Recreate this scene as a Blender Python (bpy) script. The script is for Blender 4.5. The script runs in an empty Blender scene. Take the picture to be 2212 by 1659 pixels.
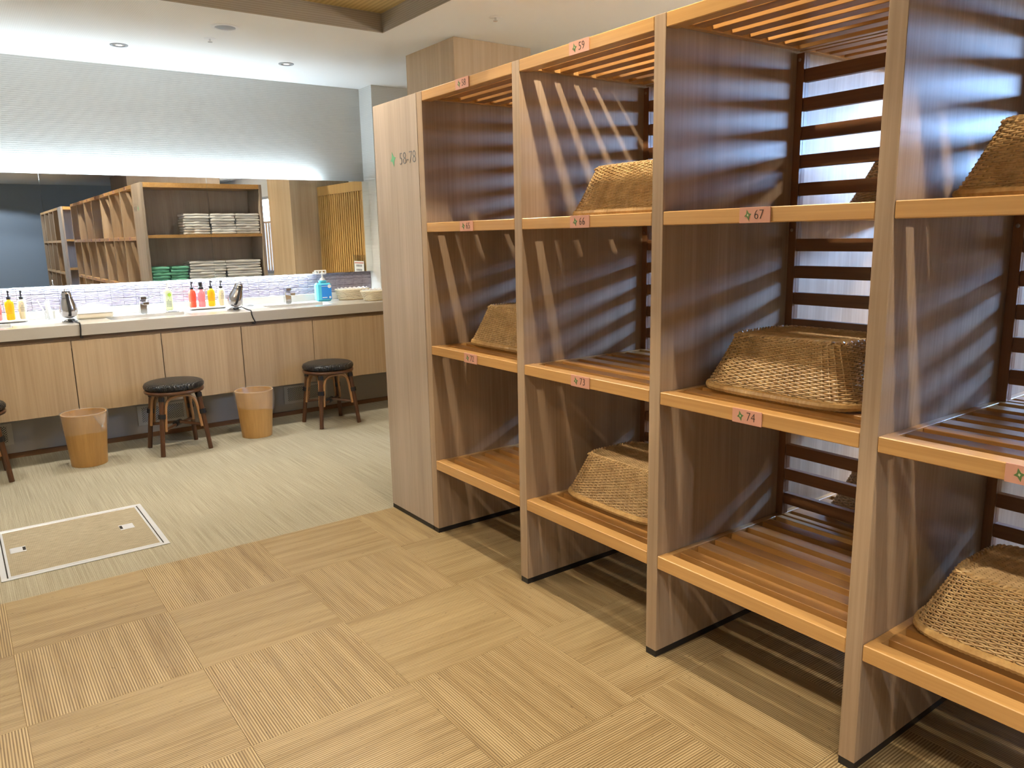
import bpy, math, random
from mathutils import Vector, Matrix, Euler
random.seed(7)
PI = math.pi
scene = bpy.context.scene
COL = scene.collection

# ------------------------------------------------------------------ camera
cam = bpy.data.cameras.new('camera')
cam.sensor_fit = 'HORIZONTAL'; cam.sensor_width = 36.0
cam.lens = 36.0 * 1661.164 / 2212.0
cam.clip_start = 0.02; cam.clip_end = 60
cam_o = bpy.data.objects.new('camera', cam); COL.objects.link(cam_o)
cam_o.location = (-1.74527, -0.27346, 1.39215)
cam_o.rotation_euler = (1.378826, 0.020102, -0.631880)
scene.camera = cam_o

# ------------------------------------------------------------------ sky, daylight portal, exposure
SKY = 40.0
world = bpy.data.worlds.new('sky'); scene.world = world; world.use_nodes = True
bg = world.node_tree.nodes['Background']
bg.inputs[1].default_value = SKY
_nt = world.node_tree; _tc = _nt.nodes.new('ShaderNodeTexCoord'); _sx = _nt.nodes.new('ShaderNodeSeparateXYZ'); _cr = _nt.nodes.new('ShaderNodeValToRGB')
_nt.links.new(_tc.outputs['Generated'], _sx.inputs[0]); _nt.links.new(_sx.outputs['Z'], _cr.inputs[0]); _nt.links.new(_cr.outputs[0], bg.inputs[0])
_cr.color_ramp.elements[0].position = 0.0; _cr.color_ramp.elements[0].color = (0.24, 0.22, 0.18, 1)     # ground outside, below the horizon
_cr.color_ramp.elements[1].position = 0.02; _cr.color_ramp.elements[1].color = (0.30, 0.54, 1.0, 1)
WIN = (-4.3, 1.9, 0.75, 2.2); ZSILL = 1.74          # y0, y1, z0, z1 of the window opening in wall_right
XWIN = 3.4
pl = bpy.data.lights.new('window_portal', 'AREA'); pl.shape = 'RECTANGLE'
pl.size = WIN[3] - ZSILL; pl.size_y = WIN[1] - WIN[0]; pl.cycles.is_portal = True
po = bpy.data.objects.new('window_portal', pl); COL.objects.link(po)
po.location = (XWIN + 0.13, (WIN[0] + WIN[1]) / 2, (ZSILL + WIN[3]) / 2)
po.rotation_euler = (0, PI / 2, 0)
vs = scene.view_settings
vs.view_transform = 'Standard'; vs.look = 'None'; vs.gamma = 1.0; vs.use_curve_mapping = False
vs.exposure = 1.16
COFFER_W = 46.0      # watts of each spot in the coffer
DOWN_W = 36.0        # watts of each downlight over the vanity
LED = 78.0           # emission of the strips behind the mirror
try:
    scene.cycles.max_bounces = 6; scene.cycles.diffuse_bounces = 3; scene.cycles.glossy_bounces = 3
    scene.cycles.use_adaptive_sampling = True; scene.cycles.adaptive_threshold = 0.13; scene.cycles.adaptive_min_samples = 16
    scene.cycles.transparent_max_bounces = 8; scene.cycles.sample_clamp_indirect = 6.0
    scene.cycles.use_denoising = True
except Exception: pass

# ------------------------------------------------------------------ fitted dimensions (metres)
H = 2.0026; T = 0.045; HK = 0.022
PITCH = 0.6994
def ypan(k): return 2.7485 - PITCH * k      # near face of panel k
LEV = [(1.962, H), (1.4099, 1.4501), (0.8627, 0.9023), (0.3157, 0.36)]   # top board, shelf, shelf, floor shelf
DEPTH = 1.27
YE = 3.2156
YV, YD, YW_TOE, YS, YM, YW = 5.3928, 5.4237, 5.6762, 5.9877, 5.9233, 6.0208
ZCT, ZCB, ZDT, ZDB, ZS = 0.8782, 0.8033, 0.7761, 0.2944, 0.9405
ZMT, ZMB, XR, YR = 1.8606, 1.1056, 1.2816, 5.7884
ZC, ZCOF = 2.6253, 2.738
XCOF, YCOF = 0.623, 4.27
XL, YF = -3.0, -7.2

# ------------------------------------------------------------------ materials
def mat(name):
    m = bpy.data.materials.new(name); m.use_nodes = True
    nt = m.node_tree; b = nt.nodes['Principled BSDF']
    return m, nt, b
def N(nt, t, **kw):
    n = nt.nodes.new(t)
    for k, v in kw.items():
        if k in n.inputs: n.inputs[k].default_value = v
        else: setattr(n, k, v)
    return n
def plain(name, col, rough=0.5, metal=0.0, **kw):
    m, nt, b = mat(name)
    b.inputs['Base Color'].default_value = (*col, 1); b.inputs['Roughness'].default_value = rough
    b.inputs['Metallic'].default_value = metal
    for k, v in kw.items(): b.inputs[k.replace('_', ' ')].default_value = v
    return m
def ramp(nt, stops):
    r = nt.nodes.new('ShaderNodeValToRGB'); e = r.color_ramp.elements
    while len(e) < len(stops): e.new(0.5)
    for i, (p, c) in enumerate(stops): e[i].position = p; e[i].color = (*c, 1)
    return r
def coords(nt, scale, rot=(0, 0, 0), rnd=True):
    tc = nt.nodes.new('ShaderNodeTexCoord'); mp = nt.nodes.new('ShaderNodeMapping')
    mp.inputs['Scale'].default_value = scale; mp.inputs['Rotation'].default_value = rot
    if rnd:
        oi = nt.nodes.new('ShaderNodeObjectInfo')
        mu = N(nt, 'ShaderNodeMath', operation='MULTIPLY'); mu.inputs[1].default_value = 37.0
        nt.links.new(oi.outputs['Random'], mu.inputs[0])
        ad = N(nt, 'ShaderNodeVectorMath', operation='ADD')
        nt.links.new(tc.outputs['Object'], ad.inputs[0]); nt.links.new(mu.outputs[0], ad.inputs[1])
        nt.links.new(ad.outputs[0], mp.inputs['Vector'])
    else: nt.links.new(tc.outputs['Object'], mp.inputs['Vector'])
    return mp
def wood(name, c_dark, c_light, axis, rough=0.45, fine=90.0, broad=7.0, bump=0.15, contrast=1.0):
    """grain runs along the local axis"""
    m, nt, b = mat(name); L = nt.links.new
    a = 'xyz'.index(axis)
    s1 = [fine] * 3; s1[a] = fine / 60
    s2 = [broad] * 3; s2[a] = broad / 14
    n1 = N(nt, 'ShaderNodeTexNoise', Scale=1.0, Detail=4.0, Roughness=0.6)
    n2 = N(nt, 'ShaderNodeTexNoise', Scale=1.0, Detail=3.0, Distortion=0.6)
    L(coords(nt, s1).outputs[0], n1.inputs['Vector']); L(coords(nt, s2).outputs[0], n2.inputs['Vector'])
    mx = N(nt, 'ShaderNodeMix', data_type='FLOAT'); mx.inputs[0].default_value = 0.5
    L(n1.outputs['Fac'], mx.inputs[2]); L(n2.outputs['Fac'], mx.inputs[3])
    lo, hi = 0.5 - 0.17 / contrast, 0.5 + 0.17 / contrast
    r = ramp(nt, [(lo, c_dark), (hi, c_light)])
    L(mx.outputs[0], r.inputs[0]); L(r.outputs[0], b.inputs['Base Color'])
    b.inputs['Roughness'].default_value = rough
    bp = N(nt, 'ShaderNodeBump', Strength=bump, Distance=0.002)
    L(n1.outputs['Fac'], bp.inputs['Height']); L(bp.outputs[0], b.inputs['Normal'])
    return m
M = {}
M['panel'] = wood('laminate_panel', (0.295, 0.20, 0.126), (0.46, 0.34, 0.235), 'z', 0.46, 110, 9, 0.05)
M['panel_end'] = wood('laminate_edge', (0.345, 0.275, 0.22), (0.48, 0.40, 0.335), 'z', 0.42, 130, 12, 0.08)
M['rail'] = wood('pine_rail', (0.44, 0.235, 0.075), (0.62, 0.365, 0.14), 'y', 0.32, 90, 10, 0.08)
M['slat'] = wood('pine_slat', (0.36, 0.17, 0.048), (0.52, 0.27, 0.085), 'y', 0.33, 90, 10, 0.08)
M['back_slat'] = wood('shaded_slat', (0.16, 0.066, 0.026), (0.25, 0.112, 0.045), 'y', 0.4, 90, 10, 0.06)  # rail stain painted darker, standing in for shade at the divider
M['back_post'] = wood('shaded_post', (0.16, 0.066, 0.026), (0.25, 0.112, 0.045), 'z', 0.4, 90, 10, 0.06)  # same shade-darkened stain, grain upright
M['door'] = wood('oak_door', (0.40, 0.285, 0.175), (0.57, 0.43, 0.28), 'z', 0.45, 80, 8, 0.08)
M['column'] = wood('oak_column', (0.45, 0.31, 0.18), (0.60, 0.45, 0.29), 'z', 0.5, 70, 9, 0.06)
M['column_dark'] = wood('walnut_core', (0.28, 0.20, 0.14), (0.38, 0.28, 0.20), 'z', 0.5, 70, 9, 0.06)
M['lattice'] = wood('cedar_lattice', (0.48, 0.26, 0.07), (0.62, 0.36, 0.11), 'z', 0.45, 80, 9, 0.08)
M['lattice_back'] = plain('lattice_back', (0.05, 0.026, 0.01), 0.7)
M['strip_brown'] = wood('brown_strip', (0.13, 0.08, 0.045), (0.19, 0.12, 0.07), 'x', 0.5, 80, 9, 0.05)
M['baseboard'] = wood('red_baseboard', (0.16, 0.075, 0.03), (0.23, 0.115, 0.05), 'x', 0.5, 80, 9, 0.05)
M['black'] = plain('black_plastic', (0.010, 0.010, 0.012), 0.45)
M['joint'] = plain('floor_joint', (0.22, 0.14, 0.06), 0.7)
M['gap'] = plain('dark_gap', (0.012, 0.009, 0.007), 0.8)
M['white'] = plain('white_plastic', (0.80, 0.81, 0.82), 0.4)
M['counter'] = plain('solid_surface', (0.50, 0.47, 0.43), 0.16)
M['ceramic'] = plain('ceramic', (0.78, 0.79, 0.80), 0.12)
M['chrome'] = plain('chrome', (0.75, 0.76, 0.78), 0.12, 1.0)
M['dark_chrome'] = plain('gunmetal', (0.48, 0.48, 0.52), 0.18, 1.0)
M['alu'] = plain('aluminium', (0.72, 0.76, 0.84), 0.35, 0.45)
M['mirror'] = plain('mirror_glass', (0.90, 0.93, 0.93), 0.0, 1.0)
M['mirror_edge'] = plain('mirror_edge', (0.45, 0.58, 0.56), 0.2)
M['towel'] = plain('white_towel', (0.88, 0.89, 0.92), 0.95)
M['towel_green'] = plain('green_towel', (0.22, 0.62, 0.46), 0.95)
M['pink'] = plain('pink_plate', (0.60, 0.31, 0.235), 0.28)
M['ink'] = plain('black_ink', (0.03, 0.02, 0.018), 0.6)
M['ink_grey'] = plain('grey_ink', (0.17, 0.18, 0.20), 0.6)
M['green'] = plain('green_ink', (0.09, 0.17, 0.055), 0.6)
M['green_mint'] = plain('mint_ink', (0.13, 0.40, 0.24), 0.6)
M['pale_ink'] = plain('pale_ink', (0.62, 0.60, 0.40), 0.6)
M['rattan_dark'] = plain('rattan_dark', (0.085, 0.034, 0.014), 0.28)
M['rattan_tan'] = plain('rattan_tan', (0.36, 0.185, 0.075), 0.35)
M['wrap'] = plain('black_wrap', (0.008, 0.008, 0.010), 0.35)
M['wicker_white'] = plain('white_wicker', (0.78, 0.70, 0.55), 0.6)
M['wicker_tan'] = plain('tan_wicker', (0.55, 0.40, 0.20), 0.6)
M['paper'] = plain('paper', (0.75, 0.76, 0.76), 0.7)
M['red_ink'] = plain('red_ink', (0.50, 0.10, 0.06), 0.6)
M['grey_trim'] = plain('grey_trim', (0.30, 0.31, 0.33), 0.5)
M['vent_white'] = None

def glassy(name, col, rough=0.1, trans=0.85, alpha=1.0):
    m, nt, b = mat(name)
    b.inputs['Base Color'].default_value = (*col, 1); b.inputs['Roughness'].default_value = rough
    b.inputs['Transmission Weight'].default_value = trans; b.inputs['IOR'].default_value = 1.35
    b.inputs['Alpha'].default_value = alpha
    return m
M['liq_red'] = glassy('red_liquid', (0.95, 0.13, 0.07), 0.15, 0.45)
M['liq_pink'] = glassy('pink_liquid', (0.95, 0.36, 0.40), 0.15, 0.45)
M['liq_yellow'] = glassy('yellow_liquid', (0.95, 0.58, 0.02), 0.15, 0.45)
M['liq_cream'] = glassy('cream_liquid', (0.82, 0.70, 0.46), 0.25, 0.2)
M['liq_green'] = glassy('pale_green_liquid', (0.80, 0.86, 0.58), 0.2, 0.35)
M['liq_blue'] = glassy('cyan_liquid', (0.16, 0.72, 0.90), 0.15, 0.4)
M['label_blue'] = plain('blue_label', (0.02, 0.22, 0.68), 0.4)
M['label_green'] = plain('green_label', (0.28, 0.46, 0.04), 0.4)
M['acrylic'] = glassy('clear_acrylic', (0.92, 0.95, 0.95), 0.02, 1.0, 0.35)
M['pane'] = glassy('window_pane', (0.95, 1.0, 1.0), 0.0, 1.0, 0.12)
def mk_shoji():
    m, nt, b = mat('shoji_paper'); nt.nodes.remove(b)
    d1 = N(nt, 'ShaderNodeBsdfDiffuse', Color=(0.8, 0.8, 0.8, 1)); d2 = N(nt, 'ShaderNodeBsdfTranslucent', Color=(0.14, 0.14, 0.14, 1)); ad = nt.nodes.new('ShaderNodeAddShader')
    nt.links.new(d1.outputs[0], ad.inputs[0]); nt.links.new(d2.outputs[0], ad.inputs[1]); nt.links.new(ad.outputs[0], nt.nodes['Material Output'].inputs[0]); return m
M['shoji'] = mk_shoji()
M['liner'] = glassy('bin_liner', (0.95, 0.93, 0.93), 0.15, 0.2, 0.14)

def mk_led(name, k):
    m = bpy.data.materials.new(name); m.use_nodes = True; nt = m.node_tree; nt.nodes.clear()
    e = nt.nodes.new('ShaderNodeEmission'); e.inputs[0].default_value = (0.70, 0.86, 1.0, 1); e.inputs[1].default_value = LED * k
    o = nt.nodes.new('ShaderNodeOutputMaterial'); nt.links.new(e.outputs[0], o.inputs[0]); return m
M['led_up'] = mk_led('led_upper_strip', 0.42); M['led_down'] = mk_led('led_lower_strip', 3.2)
def mk_lamp():
    m = bpy.data.materials.new('lamp_glow'); m.use_nodes = True; nt = m.node_tree; nt.nodes.clear()
    e = nt.nodes.new('ShaderNodeEmission'); e.inputs[0].default_value = (1.0, 0.93, 0.82, 1); e.inputs[1].default_value = 1.3
    o = nt.nodes.new('ShaderNodeOutputMaterial'); nt.links.new(e.outputs[0], o.inputs[0]); return m
M['lamp'] = mk_lamp()

def mk_floor_tile():
    m, nt, b = mat('bamboo_vinyl'); L = nt.links.new
    # ridges run along local x, so they vary with local y
    wv = N(nt, 'ShaderNodeTexWave', wave_type='BANDS', bands_direction='Y', Scale=40.0, Distortion=0.5, Detail=1.0)
    wv.inputs['Detail Scale'].default_value = 0.6
    L(coords(nt, (0.15, 1, 1), rnd=False).outputs[0], wv.inputs['Vector'])
    n1 = N(nt, 'ShaderNodeTexNoise', Scale=1.0, Detail=4.0, Roughness=0.65); L(coords(nt, (5, 190, 1)).outputs[0], n1.inputs['Vector'])
    n2 = N(nt, 'ShaderNodeTexNoise', Scale=1.0, Detail=2.0); L(coords(nt, (1.2, 22, 1)).outputs[0], n2.inputs['Vector'])
    n3 = N(nt, 'ShaderNodeTexNoise', Scale=1.0, Detail=2.0); L(coords(nt, (35, 130, 1)).outputs[0], n3.inputs['Vector'])
    gm = N(nt, 'ShaderNodeMath', operation='MULTIPLY'); L(wv.outputs['Fac'], gm.inputs[0]); L(n2.outputs['Fac'], gm.inputs[1])
    mx = N(nt, 'ShaderNodeMix', data_type='FLOAT'); mx.inputs[0].default_value = 0.6
    L(n1.outputs['Fac'], mx.inputs[2]); L(gm.outputs[0], mx.inputs[3])
    r = ramp(nt, [(0.20, (0.165, 0.108, 0.050)), (0.36, (0.35, 0.252, 0.125)), (0.53, (0.50, 0.39, 0.225))])
    L(mx.outputs[0], r.inputs[0])
    kn = ramp(nt, [(0.24, (0.45, 0.42, 0.36)), (0.30, (1, 1, 1))]); L(n3.outputs['Fac'], kn.inputs[0])
    mc = N(nt, 'ShaderNodeMix', data_type='RGBA', blend_type='MULTIPLY'); mc.inputs[0].default_value = 1.0
    L(r.outputs[0], mc.inputs[6]); L(kn.outputs[0], mc.inputs[7]); L(mc.outputs[2], b.inputs['Base Color'])
    b.inputs['Roughness'].default_value = 0.36
    bp = N(nt, 'ShaderNodeBump', Strength=0.35, Distance=0.0015); L(mx.outputs[0], bp.inputs['Height']); L(bp.outputs[0], b.inputs['Normal'])
    return m
M['tile'] = mk_floor_tile()
def mk_carpet(name, c1, c2, fy, fx, ln=210, lm=2.2):
    m, nt, b = mat(name); L = nt.links.new
    n1 = N(nt, 'ShaderNodeTexNoise', Scale=1.0, Detail=3.0); L(coords(nt, (ln, lm, 1), rnd=False).outputs[0], n1.inputs['Vector'])
    n2 = N(nt, 'ShaderNodeTexNoise', Scale=1.0, Detail=2.0); L(coords(nt, (fx, fy, 1), rnd=False).outputs[0], n2.inputs['Vector'])
    wv = N(nt, 'ShaderNodeTexWave', wave_type='BANDS', bands_direction='X', Scale=46.0, Distortion=0.4); L(coords(nt, (1, 0.3, 1), rnd=False).outputs[0], wv.inputs['Vector'])
    wy = N(nt, 'ShaderNodeTexWave', wave_type='BANDS', bands_direction='Y', Scale=52.0, Distortion=0.8); L(coords(nt, (0.6, 1, 1), rnd=False).outputs[0], wy.inputs['Vector'])
    mm = N(nt, 'ShaderNodeMath', operation='MULTIPLY'); L(wv.outputs['Fac'], mm.inputs[0]); L(wy.outputs['Fac'], mm.inputs[1])
    ma = N(nt, 'ShaderNodeMix', data_type='FLOAT'); ma.inputs[0].default_value = 0.4; L(n2.outputs['Fac'], ma.inputs[2]); L(mm.outputs[0], ma.inputs[3])
    mx = N(nt, 'ShaderNodeMix', data_type='FLOAT'); mx.inputs[0].default_value = 0.45; L(n1.outputs['Fac'], mx.inputs[2]); L(ma.outputs[0], mx.inputs[3])
    r = ramp(nt, [(0.28, c1), (0.62, c2)]); L(mx.outputs[0], r.inputs[0]); L(r.outputs[0], b.inputs['Base Color'])
    b.inputs['Roughness'].default_value = 0.75; b.inputs['Specular IOR Level'].default_value = 0.25
    bp = N(nt, 'ShaderNodeBump', Strength=0.5, Distance=0.002); L(ma.outputs[0], bp.inputs['Height']); L(bp.outputs[0], b.inputs['Normal'])
    return m
M['carpet'] = mk_carpet('woven_carpet', (0.225, 0.20, 0.145), (0.43, 0.395, 0.305), 120, 160)
M['hatch'] = mk_carpet('woven_hatch', (0.21, 0.18, 0.125), (0.42, 0.36, 0.26), 230, 50, 14, 150)
def mk_paper(name, c1, c2, scale=24.0, bump=0.2, horiz=True):
    m, nt, b = mat(name); L = nt.links.new
    wv = N(nt, 'ShaderNodeTexWave', wave_type='BANDS', bands_direction='Z' if horiz else 'X', Scale=scale, Distortion=3.0, Detail=2.0)
    wv.inputs['Detail Scale'].default_value = 0.8
    L(coords(nt, (0.08, 0.08, 1) if horiz else (1, 0.1, 0.1), rnd=False).outputs[0], wv.inputs['Vector'])
    n = N(nt, 'ShaderNodeTexNoise', Scale=260.0, Detail=2.0); L(coords(nt, (1, 1, 1), rnd=False).outputs[0], n.inputs['Vector'])
    mx = N(nt, 'ShaderNodeMix', data_type='FLOAT'); mx.inputs[0].default_value = 0.3; L(wv.outputs['Fac'], mx.inputs[2]); L(n.outputs['Fac'], mx.inputs[3])
    r = ramp(nt, [(0.1, c1), (0.8, c2)]); L(mx.outputs[0], r.inputs[0]); L(r.outputs[0], b.inputs['Base Color'])
    b.inputs['Roughness'].default_value = 0.75
    bp = N(nt, 'ShaderNodeBump', Strength=bump, Distance=0.002); L(mx.outputs[0], bp.inputs['Height']); L(bp.outputs[0], b.inputs['Normal'])
    return m
M['paper_wall'] = mk_paper('ribbed_wallpaper', (0.55, 0.54, 0.505), (0.62, 0.61, 0.575))
M['coffer_wall'] = mk_paper('coffer_wallpaper', (0.33, 0.29, 0.235), (0.42, 0.375, 0.31), 26)
M['ceiling'] = mk_paper('ceiling_paper', (0.83, 0.83, 0.815), (0.87, 0.87, 0.855), 30, 0.08, False)
M['coffer_top'] = mk_paper('gold_paper', (0.42, 0.30, 0.11), (0.56, 0.41, 0.17), 10, 0.3, False)
M['toe'] = plain('toe_wall', (0.42, 0.39, 0.35), 0.7)
M['blue_wall'] = plain('blue_grey_paint', (0.30, 0.36, 0.44), 0.7)
def mk_splash():
    m, nt, b = mat('lavender_tile'); L = nt.links.new
    n = N(nt, 'ShaderNodeTexNoise', Scale=1.0, Detail=2.0); L(coords(nt, (30, 1, 160)).outputs[0], n.inputs['Vector'])
    r = ramp(nt, [(0.3, (0.26, 0.235, 0.30)), (0.7, (0.42, 0.385, 0.46))]); L(n.outputs['Fac'], r.inputs[0]); L(r.outputs[0], b.inputs['Base Color'])
    b.inputs['Roughness'].default_value = 0.4; return m
M['splash'] = mk_splash()
def mk_wicker(name, c1, c2):
    m, nt, b = mat(name); L = nt.links.new
    n = N(nt, 'ShaderNodeTexNoise', Scale=26.0, Detail=3.0, Roughness=0.7); L(coords(nt, (1, 1, 1)).outputs[0], n.inputs['Vector'])
    r = ramp(nt, [(0.3, c1), (0.68, c2)]); L(n.outputs['Fac'], r.inputs[0]); L(r.outputs[0], b.inputs['Base Color'])
    b.inputs['Roughness'].default_value = 0.4; return m
M['wicker'] = mk_wicker('wicker', (0.48, 0.30, 0.13), (0.76, 0.54, 0.27))
M['wicker_rim'] = mk_wicker('wicker_rim', (0.48, 0.28, 0.10), (0.70, 0.46, 0.19))
def mk_weave_black():
    m, nt, b = mat('black_woven_seat'); L = nt.links.new
    ck = N(nt, 'ShaderNodeTexWave', wave_type='BANDS', bands_direction='X', Scale=24.0); L(coords(nt, (1, 1, 1), (0, 0, 0.78), False).outputs[0], ck.inputs['Vector'])
    c2 = N(nt, 'ShaderNodeTexWave', wave_type='BANDS', bands_direction='Y', Scale=24.0); L(coords(nt, (1, 1, 1), (0, 0, 0.78), False).outputs[0], c2.inputs['Vector'])
    mm = N(nt, 'ShaderNodeMath', operation='MULTIPLY'); L(ck.outputs['Fac'], mm.inputs[0]); L(c2.outputs['Fac'], mm.inputs[1])
    b.inputs['Base Color'].default_value = (0.007, 0.007, 0.008, 1); b.inputs['Roughness'].default_value = 0.28
    bp = N(nt, 'ShaderNodeBump', Strength=1.0, Distance=0.006); L(mm.outputs[0], bp.inputs['Height']); L(bp.outputs[0], b.inputs['Normal'])
    return m
M['seat_weave'] = mk_weave_black()
def mk_vent():
    m, nt, b = mat('perforated_plate'); L = nt.links.new
    tc = nt.nodes.new('ShaderNodeTexCoord'); mp = nt.nodes.new('ShaderNodeMapping'); mp.inputs['Scale'].default_value = (95, 1, 95); mp.inputs['Rotation'].default_value = (0, PI / 4, 0)
    L(tc.outputs['Object'], mp.inputs['Vector'])
    fr = N(nt, 'ShaderNodeVectorMath', operation='FRACTION'); L(mp.outputs[0], fr.inputs[0])
    sb = N(nt, 'ShaderNodeVectorMath', operation='SUBTRACT'); sb.inputs[1].default_value = (0.5, 0.5, 0.5); L(fr.outputs[0], sb.inputs[0])
    ml = N(nt, 'ShaderNodeVectorMath', operation='MULTIPLY'); ml.inputs[1].default_value = (1, 0, 1); L(sb.outputs[0], ml.inputs[0])
    ln = N(nt, 'ShaderNodeVectorMath', operation='LENGTH'); L(ml.outputs[0], ln.inputs[0])
    r = ramp(nt, [(0.30, (0.02, 0.018, 0.015)), (0.36, (0.55, 0.53, 0.47))]); L(ln.outputs['Value'], r.inputs[0]); L(r.outputs[0], b.inputs['Base Color'])
    b.inputs['Roughness'].default_value = 0.5; return m
M['vent'] = mk_vent()
M['vent_white'] = plain('vent_white', (0.55, 0.53, 0.47), 0.5)
M['bin_wood'] = wood('bin_veneer', (0.36, 0.19, 0.055), (0.50, 0.28, 0.09), 'z', 0.35, 70, 10, 0.05)

# ------------------------------------------------------------------ mesh helpers
class MB:
    def __init__(s): s.v = []; s.f = []
    def quadbox(s, x0, x1, y0, y1, z0, z1):
        n = len(s.v)
        s.v += [(x, y, z) for z in (z0, z1) for y in (y0, y1) for x in (x0, x1)]
        s.f += [tuple(n + i for i in q) for q in ((0, 2, 3, 1), (4, 5, 7, 6), (0, 1, 5, 4), (2, 6, 7, 3), (0, 4, 6, 2), (1, 3, 7, 5))]
        return s
    def box(s, x0, x1, y0, y1, z0, z1, b=0.0):
        """chamfered box"""
        if b <= 0: return s.quadbox(x0, x1, y0, y1, z0, z1)
        n = len(s.v); c = ((x0, x1), (y0, y1), (z0, z1)); idx = {}
        for k in range(8):
            sg = (k & 1, (k >> 1) & 1, (k >> 2) & 1)
            for a in range(3):          # vertex on the face normal to axis a
                p = []
                for q in range(3):
                    e = c[q][sg[q]]
                    if q != a: e += b if sg[q] == 0 else -b
                    p.append(e)
                idx[(sg, a)] = len(s.v); s.v.append(tuple(p))
        def S(*t): return tuple(t)
        for a in range(3):
            o1, o2 = [q for q in range(3) if q != a]
            for e in (0, 1):
                loop = []
                for (u, w) in ((0, 0), (1, 0), (1, 1), (0, 1)):
                    sg = [0, 0, 0]; sg[a] = e; sg[o1] = u; sg[o2] = w; loop.append(idx[(tuple(sg), a)])
                s.f.append(tuple(loop) if (e == 1) == (a != 1) else tuple(loop[::-1]))
        for a in range(3):              # edges along axis a
            o1, o2 = [q for q in range(3) if q != a]
            for u in (0, 1):
                for w in (0, 1):
                    s0 = [0, 0, 0]; s0[o1] = u; s0[o2] = w; s1 = list(s0); s1[a] = 1
                    s0, s1 = tuple(s0), tuple(s1)
                    q = (idx[(s0, o1)], idx[(s0, o2)], idx[(s1, o2)], idx[(s1, o1)])
                    s.f.append(q)
        for k in range(8):
            sg = (k & 1, (k >> 1) & 1, (k >> 2) & 1); s.f.append((idx[(sg, 0)], idx[(sg, 1)], idx[(sg, 2)]))
        s.fix = True
        return s
    def tube(s, pts, r, seg=8, closed=False, cap=True, flat=1.0, up=None):
        pts = [Vector(p) for p in pts]; n = len(pts); base = len(s.v)
        rs = r if isinstance(r, (list, tuple)) else [r] * n
        prev = None
        for i, p in enumerate(pts):
            a = pts[(i - 1) % n] if (closed or i > 0) else p; c = pts[(i + 1) % n] if (closed or i < n - 1) else p
            t = (c - a).normalized()
            if up is not None: nrm = Vector(up)
            elif prev is None: nrm = Vector((0, 0, 1)) if abs(t.z) < 0.9 else Vector((1, 0, 0))
            else: nrm = prev
            nrm = (nrm - t * nrm.dot(t)).normalized(); prev = nrm; bn = t.cross(nrm)
            for k in range(seg):
                ang = 2 * PI * k / seg
                s.v.append(tuple(p + nrm * (math.cos(ang) * rs[i]) + bn * (math.sin(ang) * rs[i] * flat)))
        for i in range(n if closed else n - 1):
            j = (i + 1) % n
            for k in range(seg):
                l = (k + 1) % seg
                s.f.append((base + i * seg + k, base + i * seg + l, base + j * seg + l, base + j * seg + k))
        if cap and not closed:
            s.f.append(tuple(base + k for k in range(seg))[::-1]); s.f.append(tuple(base + (n - 1) * seg + k for k in range(seg)))
        return s
    def lathe(s, prof, seg=32, c=(0, 0), mtx=None, cap0=False, cap1=False):
        base = len(s.v)
        for (r, z) in prof:
            for k in range(seg):
                a = 2 * PI * k / seg; p = Vector((c[0] + r * math.cos(a), c[1] + r * math.sin(a), z))
                s.v.append(tuple(mtx @ p if mtx else p))
        for i in range(len(prof) - 1):
            for k in range(seg):
                l = (k + 1) % seg
                s.f.append((base + i * seg + k, base + i * seg + l, base + (i + 1) * seg + l, base + (i + 1) * seg + k))
        if cap0: s.f.append(tuple(base + k for k in range(seg))[::-1])
        if cap1: s.f.append(tuple(base + (len(prof) - 1) * seg + k for k in range(seg)))
        return s
    def prism(s, poly, z0, z1):
        n = len(s.v); k = len(poly)
        s.v += [(x, y, z0) for x, y in poly] + [(x, y, z1) for x, y in poly]
        s.f.append(tuple(n + i for i in range(k))[::-1]); s.f.append(tuple(n + k + i for i in range(k)))
        for i in range(k):
            j = (i + 1) % k; s.f.append((n + i, n + j, n + k + j, n + k + i))
        return s
    def xf(s, m, start=0):
        for i in range(start, len(s.v)): s.v[i] = tuple(m @ Vector(s.v[i]))
        return s
    def mesh(s, name, smooth=False, recalc=True):
        me = bpy.data.meshes.new(name); me.from_pydata(s.v, [], s.f)
        if recalc:
            import bmesh
            bm = bmesh.new(); bm.from_mesh(me); bmesh.ops.recalc_face_normals(bm, faces=bm.faces); bm.to_mesh(me); bm.free()
        if smooth:
            me.polygons.foreach_set('use_smooth', [True] * len(me.polygons))
            try: me.set_sharp_from_angle(angle=math.radians(40))
            except Exception: pass
        me.update(); return me
def link(name, me, m=None, parent=None, loc=None, rot=None):
    if m is not None and not me.materials: me.materials.append(m)
    o = bpy.data.objects.new(name, me); COL.objects.link(o)
    if parent: o.parent = parent
    if loc is not None: o.location = loc
    if rot is not None: o.rotation_euler = rot
    return o
def obj(name, mb, m, parent=None, smooth=False, loc=None, rot=None): return link(name, mb.mesh(name, smooth), m, parent, loc, rot)
def tag(o, label=None, cat=None, group=None, kind=None):
    if label: o['label'] = label
    if cat: o['category'] = cat
    if group: o['group'] = group
    if kind: o['kind'] = kind
    return o
def thing(name, loc, label, cat, group=None, rz=0.0):
    o = bpy.data.objects.new(name, None); COL.objects.link(o); o.location = loc; o.rotation_euler = (0, 0, rz)
    o.empty_display_size = 0.05
    return tag(o, label, cat, group)
def copy_tree(o, loc=None, rz=None, parent=None, label=None):
    c = o.copy(); COL.objects.link(c); c.parent = parent
    if loc is not None: c.location = loc
    if rz is not None: c.rotation_euler = (0, 0, rz)
    if label: c['label'] = label
    for ch in list(o.children): copy_tree(ch, parent=c)
    return c
def struct(name, mb, m, parent=None): 
    o = obj(name, mb, m, parent); o['kind'] = 'structure'; return o
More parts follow.
